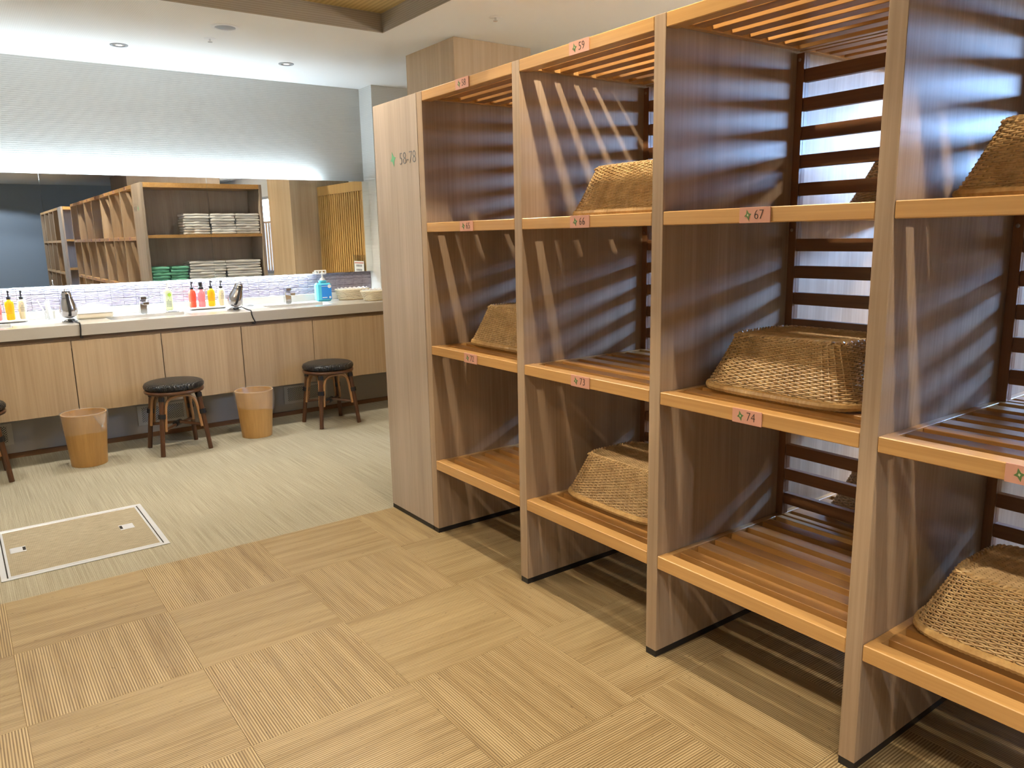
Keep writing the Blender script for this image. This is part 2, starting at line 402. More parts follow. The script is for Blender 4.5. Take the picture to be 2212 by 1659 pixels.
def text_mesh(body, size, depth=0.0006):
    cu = bpy.data.curves.new('lettering', 'FONT'); cu.body = body; cu.size = size; cu.extrude = depth; cu.offset = -0.018 * size
    cu.align_x = 'LEFT'; cu.align_y = 'CENTER'; cu.resolution_u = 3
    o = bpy.data.objects.new('lettering_tmp', cu); COL.objects.link(o)
    bpy.context.view_layer.update()
    me = bpy.data.meshes.new_from_object(o.evaluated_get(bpy.context.evaluated_depsgraph_get()))
    bpy.data.objects.remove(o); bpy.data.curves.remove(cu); return me
def spot(name, loc, watts, col, angle, blend, radius, parent=None):
    l = bpy.data.lights.new(name, 'SPOT'); l.energy = watts; l.color = col; l.spot_size = math.radians(angle); l.spot_blend = blend; l.shadow_soft_size = radius
    o = bpy.data.objects.new(name, l); COL.objects.link(o); o.location = loc
    if parent: o.parent = parent
    return o

# ================================================================== SETTING
TX, TY, TS, YCARP = -0.2214, 2.7237, 0.5, 3.2076
floor = struct('floor', MB().box(XL - 0.1, XWIN + 0.2, YF - 0.1, YCARP, -0.12, -0.004), M['joint'])
# base under the tiles beyond the built ones
struct_tile = None
def tile_mesh(sx, sy):
    g = 0.0005; return MB().box(-sx / 2 + g, sx / 2 - g, -sy / 2 + g, sy / 2 - g, -0.004, 0.0, 0.0004).mesh('tile')
t_full, t_edge = tile_mesh(TS, TS), tile_mesh(TS, YCARP - TY)
t_edge_r = tile_mesh(YCARP - TY, TS)
for me in (t_full, t_edge, t_edge_r): me.materials.append(M['tile'])
for i in range(-7, 6):
    xc = TX - TS * (i + 0.5)
    for j in range(-1, 8):
        along_x = (i + j) % 2 == 1          # grain along x
        if j == -1: yc, me = (TY + YCARP) / 2, (t_edge if along_x else t_edge_r)
        else: yc, me = TY - TS * (j + 0.5), t_full
        o = link('tile', me, None, floor, (xc, yc, 0), None if along_x else (0, 0, PI / 2))
far_tiles = MB().box(XL, XWIN, YF, TY - TS * 8, -0.004, 0.0)
obj('far_flooring', far_tiles, M['tile'], floor)
struct('floor_carpet', MB().box(XL - 0.1, XWIN + 0.2, YCARP + 0.0005, 6.2, -0.12, -0.001), M['carpet'])
# walls
struct('wall_back', MB().box(XL - 0.1, XR + 0.05, YW, YW + 0.15, 0, 3), M['paper_wall'])
struct('wall_return', MB().box(XR, XWIN + 0.1, YR, YW + 0.15, 0, 3), M['paper_wall'])
struct('wall_left', MB().box(XL - 0.12, XL, YF, YW, 0, 3), M['paper_wall'])
struct('wall_front', MB().box(XL - 0.1, XWIN + 0.1, YF - 0.12, YF, 0, 3), M['blue_wall'])
wy0, wy1, wz0, wz1 = WIN
wr = MB().box(XWIN, XWIN + 0.12, YF, wy0, 0, 3).box(XWIN, XWIN + 0.12, wy1, YR, 0, 3).box(XWIN, XWIN + 0.12, wy0, wy1, 0, wz0).box(XWIN, XWIN + 0.12, wy0, wy1, wz1, 3)
struct('wall_right', wr, M['paper_wall'])
w1 = struct('window_1', MB().box(XWIN - 0.01, XWIN + 0.1, wy0, wy1, wz1 - 0.05, wz1).box(XWIN - 0.01, XWIN + 0.1, wy0, wy1, wz0, wz0 + 0.05)
       .box(XWIN - 0.01, XWIN + 0.1, wy0, wy0 + 0.05, wz0 + 0.05, wz1 - 0.05).box(XWIN - 0.01, XWIN + 0.1, wy1 - 0.05, wy1, wz0 + 0.05, wz1 - 0.05), M['grey_trim'])
y = wy0 + 0.05; npan = 7; pw = (wy1 - wy0 - 0.1) / npan
for k in range(npan):
    obj('pane', MB().box(XWIN + 0.05, XWIN + 0.056, y + k * pw + 0.02, y + (k + 1) * pw - 0.02, ZSILL, wz1 - 0.05), M['pane'], w1)
    obj('shoji_paper', MB().box(XWIN + 0.022, XWIN + 0.026, y + k * pw + 0.0205, y + (k + 1) * pw - 0.0205, wz0 + 0.05, ZSILL - 0.04), M['shoji'], w1)
    if k: obj('mullion', MB().box(XWIN + 0.02, XWIN + 0.09, y + k * pw - 0.02, y + k * pw + 0.02, wz0 + 0.05, wz1 - 0.05), M['grey_trim'], w1)
obj('transom', MB().box(XWIN - 0.005, XWIN + 0.02, wy0 + 0.05, wy1 - 0.05, ZSILL - 0.04, ZSILL), M['rail'], w1)
for k in range(int((wy1 - wy0 - 0.1) / 0.15)):
    yy = wy0 + 0.1 + k * 0.15
    obj('lattice_bar', MB().box(XWIN - 0.004, XWIN + 0.018, yy, yy + 0.03, wz0 + 0.05, ZSILL - 0.04), M['rail'], w1)
# toe wall and its baseboard, under the hanging cabinets
struct('wall_toe', MB().box(XL, XR + 0.6, YW_TOE, YW_TOE + 0.1, 0, 0.79), M['toe'])
struct('baseboard_back', MB().box(XL, XR + 0.6, YW_TOE - 0.012, YW_TOE - 0.0005, 0, 0.034, 0.002), M['baseboard'])
# ceiling with its coffer
CX0, CY0 = -2.35, -3.0
cl = MB().box(XCOF, XWIN + 0.1, YF - 0.1, YW + 0.1, ZC, ZC + 0.25).box(XL - 0.1, XCOF, YCOF, YW + 0.1, ZC, ZC + 0.25)
cl.box(XL - 0.1, CX0, YF - 0.1, YCOF, ZC, ZC + 0.25).box(CX0, XCOF, YF - 0.1, CY0, ZC, ZC + 0.25)
struct('ceiling', cl, M['ceiling'])
struct('trim_1', MB().box(XCOF - 0.004, XCOF - 0.0005, CY0, YCOF, ZC + 0.0005, ZCOF), M['coffer_wall'])
struct('trim_2', MB().box(CX0, XCOF - 0.004, YCOF - 0.004, YCOF - 0.0005, ZC + 0.0005, ZCOF), M['coffer_wall'])
struct('trim_3', MB().box(CX0 + 0.0005, CX0 + 0.004, CY0, YCOF - 0.004, ZC + 0.0005, ZCOF), M['coffer_wall'])
struct('ceiling_coffer', MB().box(CX0, XCOF, CY0, YCOF, ZCOF, ZCOF + 0.1), M['coffer_top'])
# wood-clad columns
struct('wall_column', MB().box(1.0316, 1.6453, 4.1047, 4.7267, 0, ZC - 0.001), M['column'])
struct('wall_core', MB().box(1.05, 2.65, -4.73, -3.16, 0, ZC - 0.001), M['column_dark'])

# ================================================================== LOCKERS
def star(mb, cx, cy, r, z0, z1):
    pts = []
    for k in range(8):
        a = PI / 2 + k * PI / 4 + 0.25; rr = r if k % 2 == 0 else r * 0.40
        if k % 4 == 2: rr *= 0.78
        pts.append((cx + rr * math.cos(a), cy + rr * math.sin(a)))
    mb.prism(pts, z0, z1)
FACE = Matrix(((0, 0, -1, 0), (-1, 0, 0, 0), (0, 1, 0, 0), (0, 0, 0, 1)))     # text x -> -y, y -> z, z -> -x
plate_me = MB().box(-0.0485, 0.0485, -0.0205, 0.0205, 0, 0.0032, 0.0006).mesh('number_plate'); plate_me.materials.append(M['pink'])
_s = MB(); star(_s, -0.021, 0.0, 0.0145, 0.0032, 0.0038); star_me = _s.mesh('emblem'); star_me.materials.append(M['green'])
_s = MB(); star(_s, -0.021, 0.0, 0.0042, 0.0038, 0.0041); stard_me = _s.mesh('emblem_dot'); stard_me.materials.append(M['pale_ink'])
def plate(num, parent, y, z, x=0.0):
    p = link('number_plate', plate_me, None, parent); p['label'] = 'pink plate reading %d' % num
    p.matrix_local = Matrix.Translation((x - 0.0005, y, z)) @ FACE
    link('emblem', star_me, None, p); link('emblem_dot', stard_me, None, p)
    tm = text_mesh(str(num), 0.036, 0.0003); tm.transform(Matrix.Diagonal((0.86, 1, 1, 1)))
    t = link('lettering', tm, M['ink'], p); t.location = (-0.002, 0.0, 0.0035)
SLW, SL0, SLP, NSL = 0.05, 0.085, 0.0875, 6
def shelf(parent, y0, y1, zb, zt, mirror, detail):
    """slatted shelf between the panels: frame + slats; mirror = opens to the far side"""
    def X(a, b):
        return (a, b) if not mirror else (DEPTH - b, DEPTH - a)
    fr = MB(); e = 0.0006
    fr.box(*X(0.0, 0.045), y0 + e, y1 - e, zb, zt, 0.0022)
    fr.box(*X(0.604, 0.628), y0 + e, y1 - e, zt - 0.034, zt - 0.002, 0.001)
    for ya, yb in ((y0 + e, y0 + 0.022), (y1 - 0.022, y1 - e)): fr.box(*X(0.0455, 0.6035), ya, yb, zt - 0.034, zt - 0.002, 0.001)
    bars = [(X(SL0 + SLP * k, SL0 + SLP * k + SLW)) for k in range(NSL)]
    if not detail:
        for a, b in bars: fr.box(a, b, y0 + 0.022, y1 - 0.022, zt - 0.030, zt - 0.004)
        o = obj('shelf', fr, M['slat'] if False else M['rail'], parent); return o
    o = obj('shelf', fr, M['rail'], parent)
    for a, b in bars:
        link('slat', slat_me, None, o, ((a + b) / 2, (y0 + y1) / 2, zt - 0.017))
    return o
slat_me = MB().box(-SLW / 2, SLW / 2, -(PITCH - T) / 2 + 0.022, (PITCH - T) / 2 - 0.022, -0.013, 0.013, 0.0015).mesh('slat'); slat_me.materials.append(M['slat'])
bslat_me = MB().box(-0.012, 0.012, -(PITCH - T) / 2 + 0.028, (PITCH - T) / 2 - 0.028, -0.021, 0.021, 0.0015).mesh('back_slat'); bslat_me.materials.append(M['back_slat'])
panel_me = MB().box(0, DEPTH, 0, T, HK, H, 0.0012).mesh('side_panel'); panel_me.materials.append(M['panel'])
kick_me = MB().box(0.001, DEPTH - 0.001, 0.001, T - 0.001, 0.0, HK - 0.0005).mesh('kick'); kick_me.materials.append(M['black'])
LBL = {0: 'open locker bay with plates 58, 65 and 72, next to the blank end panel',
       1: 'open locker bay with plates 59, 66 and 73 and baskets in top and bottom cells',
       2: 'open locker bay with plates 67 and 74 and one big basket in its middle cell',
       3: 'nearest open locker bay at right edge, baskets in its top and bottom cells',
       4: 'open locker bay of slatted shelves, next after the nearest bay towards the camera',
       5: 'open locker bay of slatted shelves beside the camera, last but one of the row',
       6: 'last open locker bay of the row, farthest from the vanity mirror'}
def bay(k, base=(0, 0, 0), label=None, detail=True, nums=True, single=False, group='open wooden locker bays of the long rack'):
    y1, y0 = ypan(k), ypan(k + 1) + T
    r = thing('locker_bay', base, label, 'locker', group)
    link('side_panel', panel_me, None, r, (0, y1, 0)); link('kick', kick_me, None, r, (0, y1, 0))
    for s in (False, True):
        for n, (zb, zt) in enumerate(LEV):
            o = shelf(r, y0, y1, zb, zt, s, detail)
            if not detail: o['kind'] = 'stuff'
            if nums and not s and n < 3:
                plate(58 + k + 7 * n, r, (y0 + y1) / 2, (zb + zt) / 2)
    # slatted divider between the two sides
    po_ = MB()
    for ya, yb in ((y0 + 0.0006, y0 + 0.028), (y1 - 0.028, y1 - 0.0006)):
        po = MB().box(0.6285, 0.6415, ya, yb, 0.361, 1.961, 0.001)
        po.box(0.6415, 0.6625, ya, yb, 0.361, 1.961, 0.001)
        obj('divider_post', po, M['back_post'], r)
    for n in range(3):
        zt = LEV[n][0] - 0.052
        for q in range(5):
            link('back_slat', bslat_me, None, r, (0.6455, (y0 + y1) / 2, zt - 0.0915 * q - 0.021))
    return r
bays = []
for k in range(7):
    bays.append(bay(k, label=LBL[k], detail=k < 5))
# closing panel of the row
link('side_panel', panel_me, None, bays[6], (0, ypan(7), 0)); link('kick', kick_me, None, bays[6], (0, ypan(7), 0))
# bolt heads at the divider of the third bay
bolt_me = MB().lathe([(0.0, 0.0), (0.006, 0.0), (0.006, 0.003), (0.0, 0.004)], 10).mesh('bolt', True); bolt_me.materials.append(M['chrome'])
for k in (1, 2, 3):
    for n in range(3):
        link('bolt', bolt_me, None, bays[k], (0.6285, ypan(k) - 0.014, LEV[n][0] - 0.022), (0, -PI / 2, 0))

# the end unit: blank panel with the range lettering, towel shelves facing the vanity
ts = thing('towel_rack', (0, 0, 0), 'end unit of the lockers with blank grey-brown panel lettered 58-78', 'shelf')
ya, yb = ypan(0) + T + 0.003, YE
bp = obj('end_panel', MB().box(0, 0.03, ya, yb, HK, H, 0.0012), M['panel_end'], ts)
obj('side_panel', MB().box(DEPTH - 0.03, DEPTH, ya, yb, HK, H, 0.0012), M['panel_end'], ts)
obj('back_panel', MB().box(0.0305, DEPTH - 0.0305, ya, ya + 0.018, HK, H), M['panel_end'], ts)
obj('kick', MB().box(0.001, DEPTH - 0.001, ya + 0.001, yb - 0.001, 0, HK - 0.0005), M['black'], ts)
for zb, zt in ((1.953, H), (1.43, 1.463), (0.872, 0.905), (0.3157, 0.36)):
    obj('board', MB().box(0.0305, DEPTH - 0.0305, ya + 0.0185, yb - 0.006, zb, zt, 0.0015), M['rail'], ts)
tm = text_mesh('58-78', 0.078, 0.0004); tm.transform(Matrix.Diagonal((0.86, 1.0, 1, 1)))
t = link('lettering', tm, M['ink_grey'], bp); t.matrix_local = Matrix.Translation((-0.0006, 2.972, 1.738)) @ FACE
_s = MB(); star(_s, 0, 0, 0.034, 0, 0.0006); em = link('emblem', _s.mesh('emblem'), M['green_mint'], bp); em.matrix_local = Matrix.Translation((-0.0002, 3.032, 1.745)) @ FACE

# second block of lockers behind the camera (seen in the mirror)
off = -2.9 - ypan(0) - T - 0.44
for k in range(4):
    b2 = bay(k, (-0.05, off, 0), ['first', 'second', 'third', 'last'][k] + ' open bay of the far locker block seen small in the mirror', detail=False, nums=False, group='locker bays of the far block')
    if k == 3: link('side_panel', panel_me, None, b2, (0, ypan(4), 0))
ts2 = thing('end_rack', (-0.05, off, 0), 'open end shelf of the far locker block seen in the mirror', 'shelf')
obj('end_panel', MB().box(0, 0.03, ya, yb, HK, H, 0.001), M['panel_end'], ts2)
obj('side_panel', MB().box(0.95, 0.98, ya, yb, HK, H, 0.001), M['panel_end'], ts2)
obj('back_panel', MB().box(0.0305, 0.9495, ya, ya + 0.018, HK, H), M['panel_end'], ts2)
for zb, zt in ((1.953, H), (1.43, 1.463), (0.95, 0.985), (0.3157, 0.36)):
    obj('board', MB().box(0.0305, 0.9495, ya + 0.0185, yb - 0.006, zb, zt, 0.0015), M['rail'], ts2)

# ================================================================== WICKER BASKETS
def rr_path(a, b, n, p=5.0):
    """n points of a rounded rectangle with half sizes a, b, evenly spaced"""
    raw = []
    for k in range(720):
        t = 2 * PI * k / 720; c, s = math.cos(t), math.sin(t)
        rad = (abs(c / a) ** p + abs(s / b) ** p) ** (-1 / p); raw.append(Vector((rad * c, rad * s)))
    L = [0.0]
    for k in range(720): L.append(L[-1] + (raw[(k + 1) % 720] - raw[k]).length)
    out = []; j = 0
    for i in range(n):
        d = L[-1] * i / n
        while L[j + 1] < d: j += 1
        f = (d - L[j]) / (L[j + 1] - L[j]); out.append(raw[j].lerp(raw[(j + 1) % 720], f))
    return out
BA, BB, BH = 0.215, 0.270, 0.178      # half depth (x), half width (y), height of the upturned basket
def basket_parts():
    NS, NR = 76, 31
    weave = MB()
    def prof(t):        # t from 0 (rim, on the shelf) to 1 (base, on top): insets
        return 0.062 * t ** 0.9
    for r_ in range(NR):
        t = (r_ + 0.5) / NR; z = 0.018 + (BH - 0.024) * t; ins = prof(t)
        path = rr_path(BA - 0.012 - ins, BB - 0.012 - ins * 1.15, NS * 2, 6.0)
        pts = []; n = len(path)
        for i, p in enumerate(path):
            tg = (path[(i + 1) % n] - path[i - 1]).normalized(); nm = Vector((tg.y, -tg.x))
            ofs = (0.0038 if ((i // 2) + r_) % 2 == 0 else -0.0038) if i % 2 == 0 else 0.0
            q = p + nm * ofs; pts.append((q.x, q.y, z + 0.0004 * math.sin(i * 1.7 + r_)))
        weave.tube(pts, 0.0028, 4, True, up=(0, 0, 1))
    stakes = MB(); top = rr_path(BA - 0.012 - prof(1), BB - 0.012 - prof(1) * 1.15, NS, 6.0); bot = rr_path(BA - 0.012, BB - 0.012, NS, 6.0)
    for a, b in zip(bot, top): stakes.tube([(a.x, a.y, 0.012), (b.x, b.y, BH - 0.004)], 0.0022, 4)
    rim = MB(); NSEG = 420; path = rr_path(BA - 0.010, BB - 0.010, NSEG, 5.0)
    rim.tube([(p.x, p.y, 0.0125) for p in path], [0.0122 * (1 + 0.07 * math.sin(2 * PI * k * 130 / NSEG)) for k in range(NSEG)], 8, True)
    brd = MB(); NB = 240; path = rr_path(BA - 0.017 - prof(1), BB - 0.017 - prof(1) * 1.15, NB, 6.0)
    for ph in (0, PI):
        pts = []
        for k, p in enumerate(path):
            tg = (path[(k + 1) % NB] - path[k - 1]).normalized(); nm = Vector((tg.y, -tg.x)); a = 2 * PI * k * 40 / NB + ph
            q = p + nm * (0.0045 * math.cos(a)); pts.append((q.x, q.y, BH - 0.006 + 0.0045 * math.sin(a)))
        brd.tube(pts, 0.0045, 5, True)
    base = MB(); ax, ay = BA - 0.02 - prof(1), BB - 0.02 - prof(1) * 1.15; nst = 46
    for k in range(nst):
        x = -ax + 2 * ax * (k + 0.5) / nst; n = 26
        base.tube([(x, -ay + 2 * ay * i / n, BH - 0.008 + (0.0022 if (i + k) % 2 else -0.0022)) for i in range(n + 1)], 0.0033, 4, up=(0, 0, 1), cap=False)
    return [('weave', weave, 'wicker', 'stuff'), ('stakes', stakes, 'wicker', 'stuff'), ('rim', rim, 'wicker_rim', None), ('base_border', brd, 'wicker', None), ('base_weave', base, 'wicker', 'stuff')]
bparts = []
for n, mb, mt, kd in basket_parts():
    me = mb.mesh(n, True, False); me.materials.append(M[mt]); bparts.append((n, me, kd))
def basket(x, y, z, rz, label):
    r = thing('wicker_basket', (x, y, z), label, 'basket', 'upturned wicker baskets in the lockers', rz)
    for n, me, kd in bparts:
        o = link(n, me, None, r)
        if kd: o['kind'] = kd
    return r
Z1, Z2, Z3 = LEV[1][1], LEV[2][1], LEV[3][1]
basket(0.35, 1.985 - BB, Z1, 0.0, 'upturned brown wicker basket in the top cell, second bay from the end panel')
basket(0.36, 2.715 - BB, Z2, 0.02, 'small-looking upturned wicker basket in the middle cell of the farthest bay')
basket(0.36, 2.034 - BB, Z3, 0.0, 'upturned wicker basket on the bottom shelf below plate 73')
basket(0.345, 1.335 - BB, Z2, 0.0, 'large upturned wicker basket on the shelf with plate 74')
basket(0.35, 0.628 - BB, Z1, 0.0, 'dark wicker basket at upper right edge, top cell of nearest bay')
basket(0.36, 0.640 - BB, Z3, 0.0, 'upturned wicker basket at lower right edge, bottom cell of nearest bay')
basket(0.93, 1.24 - BB, Z1, 0.0, 'wicker basket behind the slats of the top cell above plate 67')
basket(0.93, 1.25 - BB, Z3, 0.0, 'wicker basket behind the slats of the cell below plate 74')

# ================================================================== VANITY
# counter with basin cut-outs
basins = [(-2.08, -1.44), (-0.876, -0.345), (0.231, 0.745)]
basins[0] = (-1.97, -1.438)
BY0, BY1 = 5.515, 5.80
def slab_holes(x0, x1, y0, y1, z0, z1, holes):
    mb = MB(); xs = sorted({x0, x1, *[h[0] for h in holes], *[h[1] for h in holes]})
    mb.quadbox(x0, x1, y0, BY0, z0, z1); mb.quadbox(x0, x1, BY1, y1, z0, z1)
    for a, b in zip(xs, xs[1:]):
        if not any(abs(a - h[0]) < 1e-6 for h in holes): mb.quadbox(a, b, BY0, BY1, z0, z1)
    return mb
XC0, XC1 = -2.95, 1.279
ct = thing('vanity_counter', (0, 0, 0), 'long white solid-surface vanity counter under the mirror', 'counter')
o = obj('counter_top', slab_holes(XC0, XC1, YV + 0.002, YS - 0.008, ZCT - 0.02, ZCT, basins), M['counter'], ct)
obj('apron', MB().box(XC0, XC1, YV, YV + 0.02, ZCB, ZCT - 0.0005, 0.0015), M['counter'], ct)
obj('upstand', MB().box(XC0, XC1, YS - 0.024, YS - 0.0085, ZCT + 0.0005, ZS - 0.002, 0.002), M['counter'], ct)
obj('recess_strip', MB().box(XC0, XC1, YV + 0.024, YD + 0.012, ZDT - 0.001, ZCB + 0.03), M['strip_brown'], ct)
for n, (xa, xb) in enumerate(basins):
    lab = ['white rectangular wash basin at the left edge of the counter', 'white rectangular wash basin by the green soap bottle', 'white rectangular wash basin by the blue sanitizer bottle'][n]
    bs = thing('wash_basin', ((xa + xb) / 2, (BY0 + BY1) / 2, ZCT - 0.14), lab, 'basin', 'undermounted wash basins')
    w, dpt = (xb - xa) / 2, (BY1 - BY0) / 2; m_ = MB()
    m_.quadbox(-w - 0.012, w + 0.012, -dpt - 0.012, dpt + 0.012, -0.012, 0.0)
    for (a, b, c, e) in ((-w - 0.012, -w, -dpt - 0.012, dpt + 0.012), (w, w + 0.012, -dpt - 0.012, dpt + 0.012), (-w, w, -dpt - 0.012, -dpt), (-w, w, dpt, dpt + 0.012)):
        m_.quadbox(a, b, c, e, 0.0, 0.119)
    obj('bowl', m_, M['ceramic'], bs)
    obj('drain', MB().lathe([(0.0, 0.001), (0.022, 0.001), (0.024, 0.004), (0.016, 0.005), (0.0, 0.003)], 20), M['chrome'], bs, True)
# cabinets with doors
dx = [-2.78, -2.234, -1.688, -1.1418, -0.5956, -0.0494, 0.4968, 1.25]
for i in range(7):
    a, b = dx[i], dx[i + 1]
    lab = {2: 'light oak cabinet door front at left edge behind the left waste bin', 3: 'light oak hanging cabinet between left waste bin and left stool', 4: 'light oak hanging cabinet behind the left black stool',
           5: 'light oak hanging cabinet behind the right waste bin', 6: 'light oak hanging cabinet behind the right black stool', 0: 'oak hanging cabinet at the far left end of the counter', 1: 'oak hanging cabinet left of the cut-off stool, out of the photo'}[i]
    cb = thing('vanity_cabinet', (a, YD, ZDB), lab, 'cabinet', 'hanging oak vanity cabinets'); w = b - a
    obj('body', MB().box(0.001, w - 0.001, 0.020, YW_TOE - YD - 0.001, 0.006, 0.40), M['gap'], cb)
    obj('door', MB().box(0.0025, w - 0.0025, 0.0, 0.019, 0.0, ZDT - ZDB - 0.002, 0.001), M['door'], cb)
# backsplash tiles with wavy relief
sp = struct('wall_backsplash', MB().box(XL, XR - 0.001, YS - 0.001, YW - 0.0005, ZS - 0.04, ZMB + 0.06), M['gap'])
TW, TH = 0.0828, 0.0545
def wavy_tile(seed):
    rnd = random.Random(seed); mb = MB(); nx, nz = 6, 12; w, h = TW - 0.0022, TH - 0.0022
    ph = [rnd.uniform(0, 6.28) for _ in range(3)]
    for iz in range(nz + 1):
        for ix in range(nx + 1):
            u, v = ix / nx, iz / nz
            dz = 0.0016 * (math.sin(v * 2 * PI * 4 + 1.3 * math.sin(u * 6.28 + ph[0]) + ph[1])) + 0.0008 * math.sin(v * 17 + u * 5 + ph[2])
            mb.v.append((u * w - w / 2, -0.0065 - dz, v * h - h / 2))
    for iz in range(nz):
        for ix in range(nx):
            a = iz * (nx + 1) + ix; mb.f.append((a, a + 1, a + nx + 2, a + nx + 1))
    mb.quadbox(-w / 2, w / 2, -0.0045, 0.0, -h / 2, h / 2)
    me = mb.mesh('splash_tile', True, False); me.materials.append(M['splash']); return me
tiles = [wavy_tile(s) for s in range(4)]
for r_ in range(3):
    for k in range(int((XR - XL) / TW)):
        xx = XR - 0.002 - TW * (k + 0.5)
        if xx < -2.3: continue
        link('splash_tile', tiles[(k * 7 + r_ * 3) % 4], None, sp, (xx, YS - 0.0015, ZS + TH * (r_ + 0.5)))
# mirrors
sheets = [(-2.84, -2.243), (-2.242, -1.1525), (-1.1515, -0.0618), (-0.0608, 1.2786)]
for n, (a, b) in enumerate(sheets):
    lab = ['leftmost mirror sheet beyond the photo edge', 'mirror sheet at the left edge of the photo', 'middle mirror sheet reflecting locker rows', 'widest mirror sheet at right reflecting towels and lattice'][n]
    mr = thing('wall_mirror', (a, YM, ZMB), lab, 'mirror', 'wall mirrors over the counter')
    w, h = b - a, ZMT - ZMB
    obj('glass', MB().box(0, w, 0.0, 0.005, 0, h), M['mirror'], mr)
    obj('glass_edge', MB().box(0.0005, w - 0.0005, 0.0052, 0.010, 0.0005, h - 0.0005), M['mirror_edge'], mr)
    obj('backing', MB().box(0.01, w - 0.01, 0.0102, YW - YM - 0.0005, 0.06, h - 0.06), M['white'], mr)
    e = min(w, 0.86 - a) if n == 3 else w
    for zq, sg, ee in ((h - 0.036, 1, e), (0.036, -1, e - (0.16 if n == 3 else 0))):
        ho = obj('light_housing', MB().box(0.0, ee, 0.036, 0.076, zq - 0.012 if sg > 0 else zq + 0.001, zq - 0.001 if sg > 0 else zq + 0.012), M['white'], mr)
        pm = MB(); pm.v = [(0.0, 0.038, zq), (ee, 0.038, zq), (ee, 0.074, zq), (0.0, 0.074, zq)]; pm.f = [(0, 1, 2, 3)]
        obj('light_strip', pm, M['led_up' if sg > 0 else 'led_down'], ho)

# perforated vents on the toe wall
for n, (xa, xb) in enumerate(((-1.86, -1.518), (-0.759, -0.415), (0.319, 0.682))):
    lab = ['perforated vent plate by the cut-off stool at left edge', 'perforated vent plate behind the left full stool', 'perforated vent plate behind the right stool'][n]
    v = thing('vent_plate', ((xa + xb) / 2, YW_TOE - 0.0005, 0.158), lab, 'vent', 'perforated vents under the vanity'); w = (xb - xa) / 2
    obj('plate', MB().box(-w, w, -0.006, 0, -0.066, 0.08, 0.001), M['vent_white'], v)
    obj('perforation', MB().box(-w + 0.03, w - 0.03, -0.0075, -0.0062, -0.045, 0.062), M['vent'], v)

ZCI = ZCT + 0.001
# faucets
def faucet(x, label):
    f = thing('faucet', (x, 5.868, ZCI), label, 'faucet', 'chrome basin faucets')
    obj('column', MB().box(-0.026, 0.026, -0.026, 0.026, 0.0, 0.098, 0.004), M['chrome'], f)
    obj('spout', MB().box(-0.021, 0.021, -0.135, -0.0265, 0.070, 0.092, 0.003), M['chrome'], f)
    obj('lever', MB().box(-0.022, 0.022, -0.05, 0.024, 0.102, 0.128, 0.004), M['dark_chrome'], f)
    obj('handle', MB().tube([(0.02, -0.02, 0.11), (0.05, -0.05, 0.115), (0.062, -0.062, 0.12)], 0.004, 8), M['chrome'], f, True)
faucet(-0.607, 'chrome faucet at the basin beside the green soap bottle')
faucet(0.476, 'chrome faucet at the basin beside the blue sanitizer')
faucet(-1.70, 'chrome faucet of the basin beyond the left photo edge')

# pump bottles
def pump(parent, z, m, s=1.0, spout=1):
    obj('collar', MB().lathe([(0.0, z), (0.0135 * s, z), (0.0135 * s, z + 0.017), (0.0, z + 0.018)], 16), m, parent, True)
    obj('pump', MB().tube([(0, 0, z + 0.018), (0, 0, z + 0.045)], 0.005 * s, 8).box(-0.006, 0.006, -0.032 * spout if spout > 0 else -0.008, 0.008, z + 0.045, z + 0.058, 0.002), m, parent)
def bottle(kind, x, y, z, label, liq, group, rz=0.0):
    b = thing('pump_bottle', (x, y, z), label, 'bottle', group, rz)
    if kind == 'tube':
        pr = [(0.0, 0.0), (0.018, 0.0), (0.020, 0.004), (0.0265, 0.10), (0.026, 0.118), (0.020, 0.128), (0.010, 0.134), (0.0, 0.134)]
    else:
        pr = [(0.0, 0.0), (0.0225, 0.0), (0.0245, 0.004), (0.0248, 0.038), (0.0232, 0.041), (0.0258, 0.046), (0.0275, 0.09), (0.0262, 0.117), (0.018, 0.131), (0.010, 0.137), (0.0, 0.137)]
    obj('bottle_body', MB().lathe(pr, 24), liq, b, True)
    obj('print', MB().box(-0.013, 0.013, -0.0292, -0.0282, 0.055, 0.058).box(-0.012, 0.012, -0.0294, -0.0284, 0.066, 0.069).box(-0.014, 0.014, -0.0296, -0.0286, 0.077, 0.080).box(-0.008, 0.008, -0.0298, -0.0288, 0.088, 0.091).tube([(0.009 * math.cos(k * PI / 8), -0.0296, 0.105 + 0.009 * math.sin(k * PI / 8)) for k in range(16)], 0.0009, 4, True), M['ink_grey'] if kind == 'tube' else liq, b)
    if kind == 'foam':
        obj('collar', MB().lathe([(0, 0.134), (0.021, 0.134), (0.022, 0.146), (0.016, 0.156), (0.012, 0.158), (0.012, 0.185), (0.0, 0.186)], 20), M['black'], b, True)
        obj('cap', MB().lathe([(0.019, 0.153), (0.019, 0.19), (0.0, 0.191)], 20), M['acrylic'], b, True)
    else: pump(b, 0.134 if kind == 'tube' else 0.137, M['black'])
    return b
def tray(x0, x1, y0, y1, label):
    t = thing('amenity_tray', ((x0 + x1) / 2, (y0 + y1) / 2, ZCI), label, 'tray', 'white amenity trays'); w, dd = (x1 - x0) / 2, (y1 - y0) / 2
    obj('plate', MB().box(-w, w, -dd, dd, 0.006, 0.018, 0.003), M['white'], t)
    obj('foot', MB().box(-w + 0.02, w - 0.02, -dd + 0.015, dd - 0.015, 0.0, 0.0058), M['grey_trim'], t)
tray(-0.292, -0.006, 5.835, 5.925, 'white tray carrying four coloured pump bottles')
g1 = 'pump bottles on the two trays'
ZB = ZCI + 0.0182
bottle('pump', -0.256, 5.872, ZB, 'orange-red pump bottle, leftmost of the four on the tray', M['liq_red'], g1)
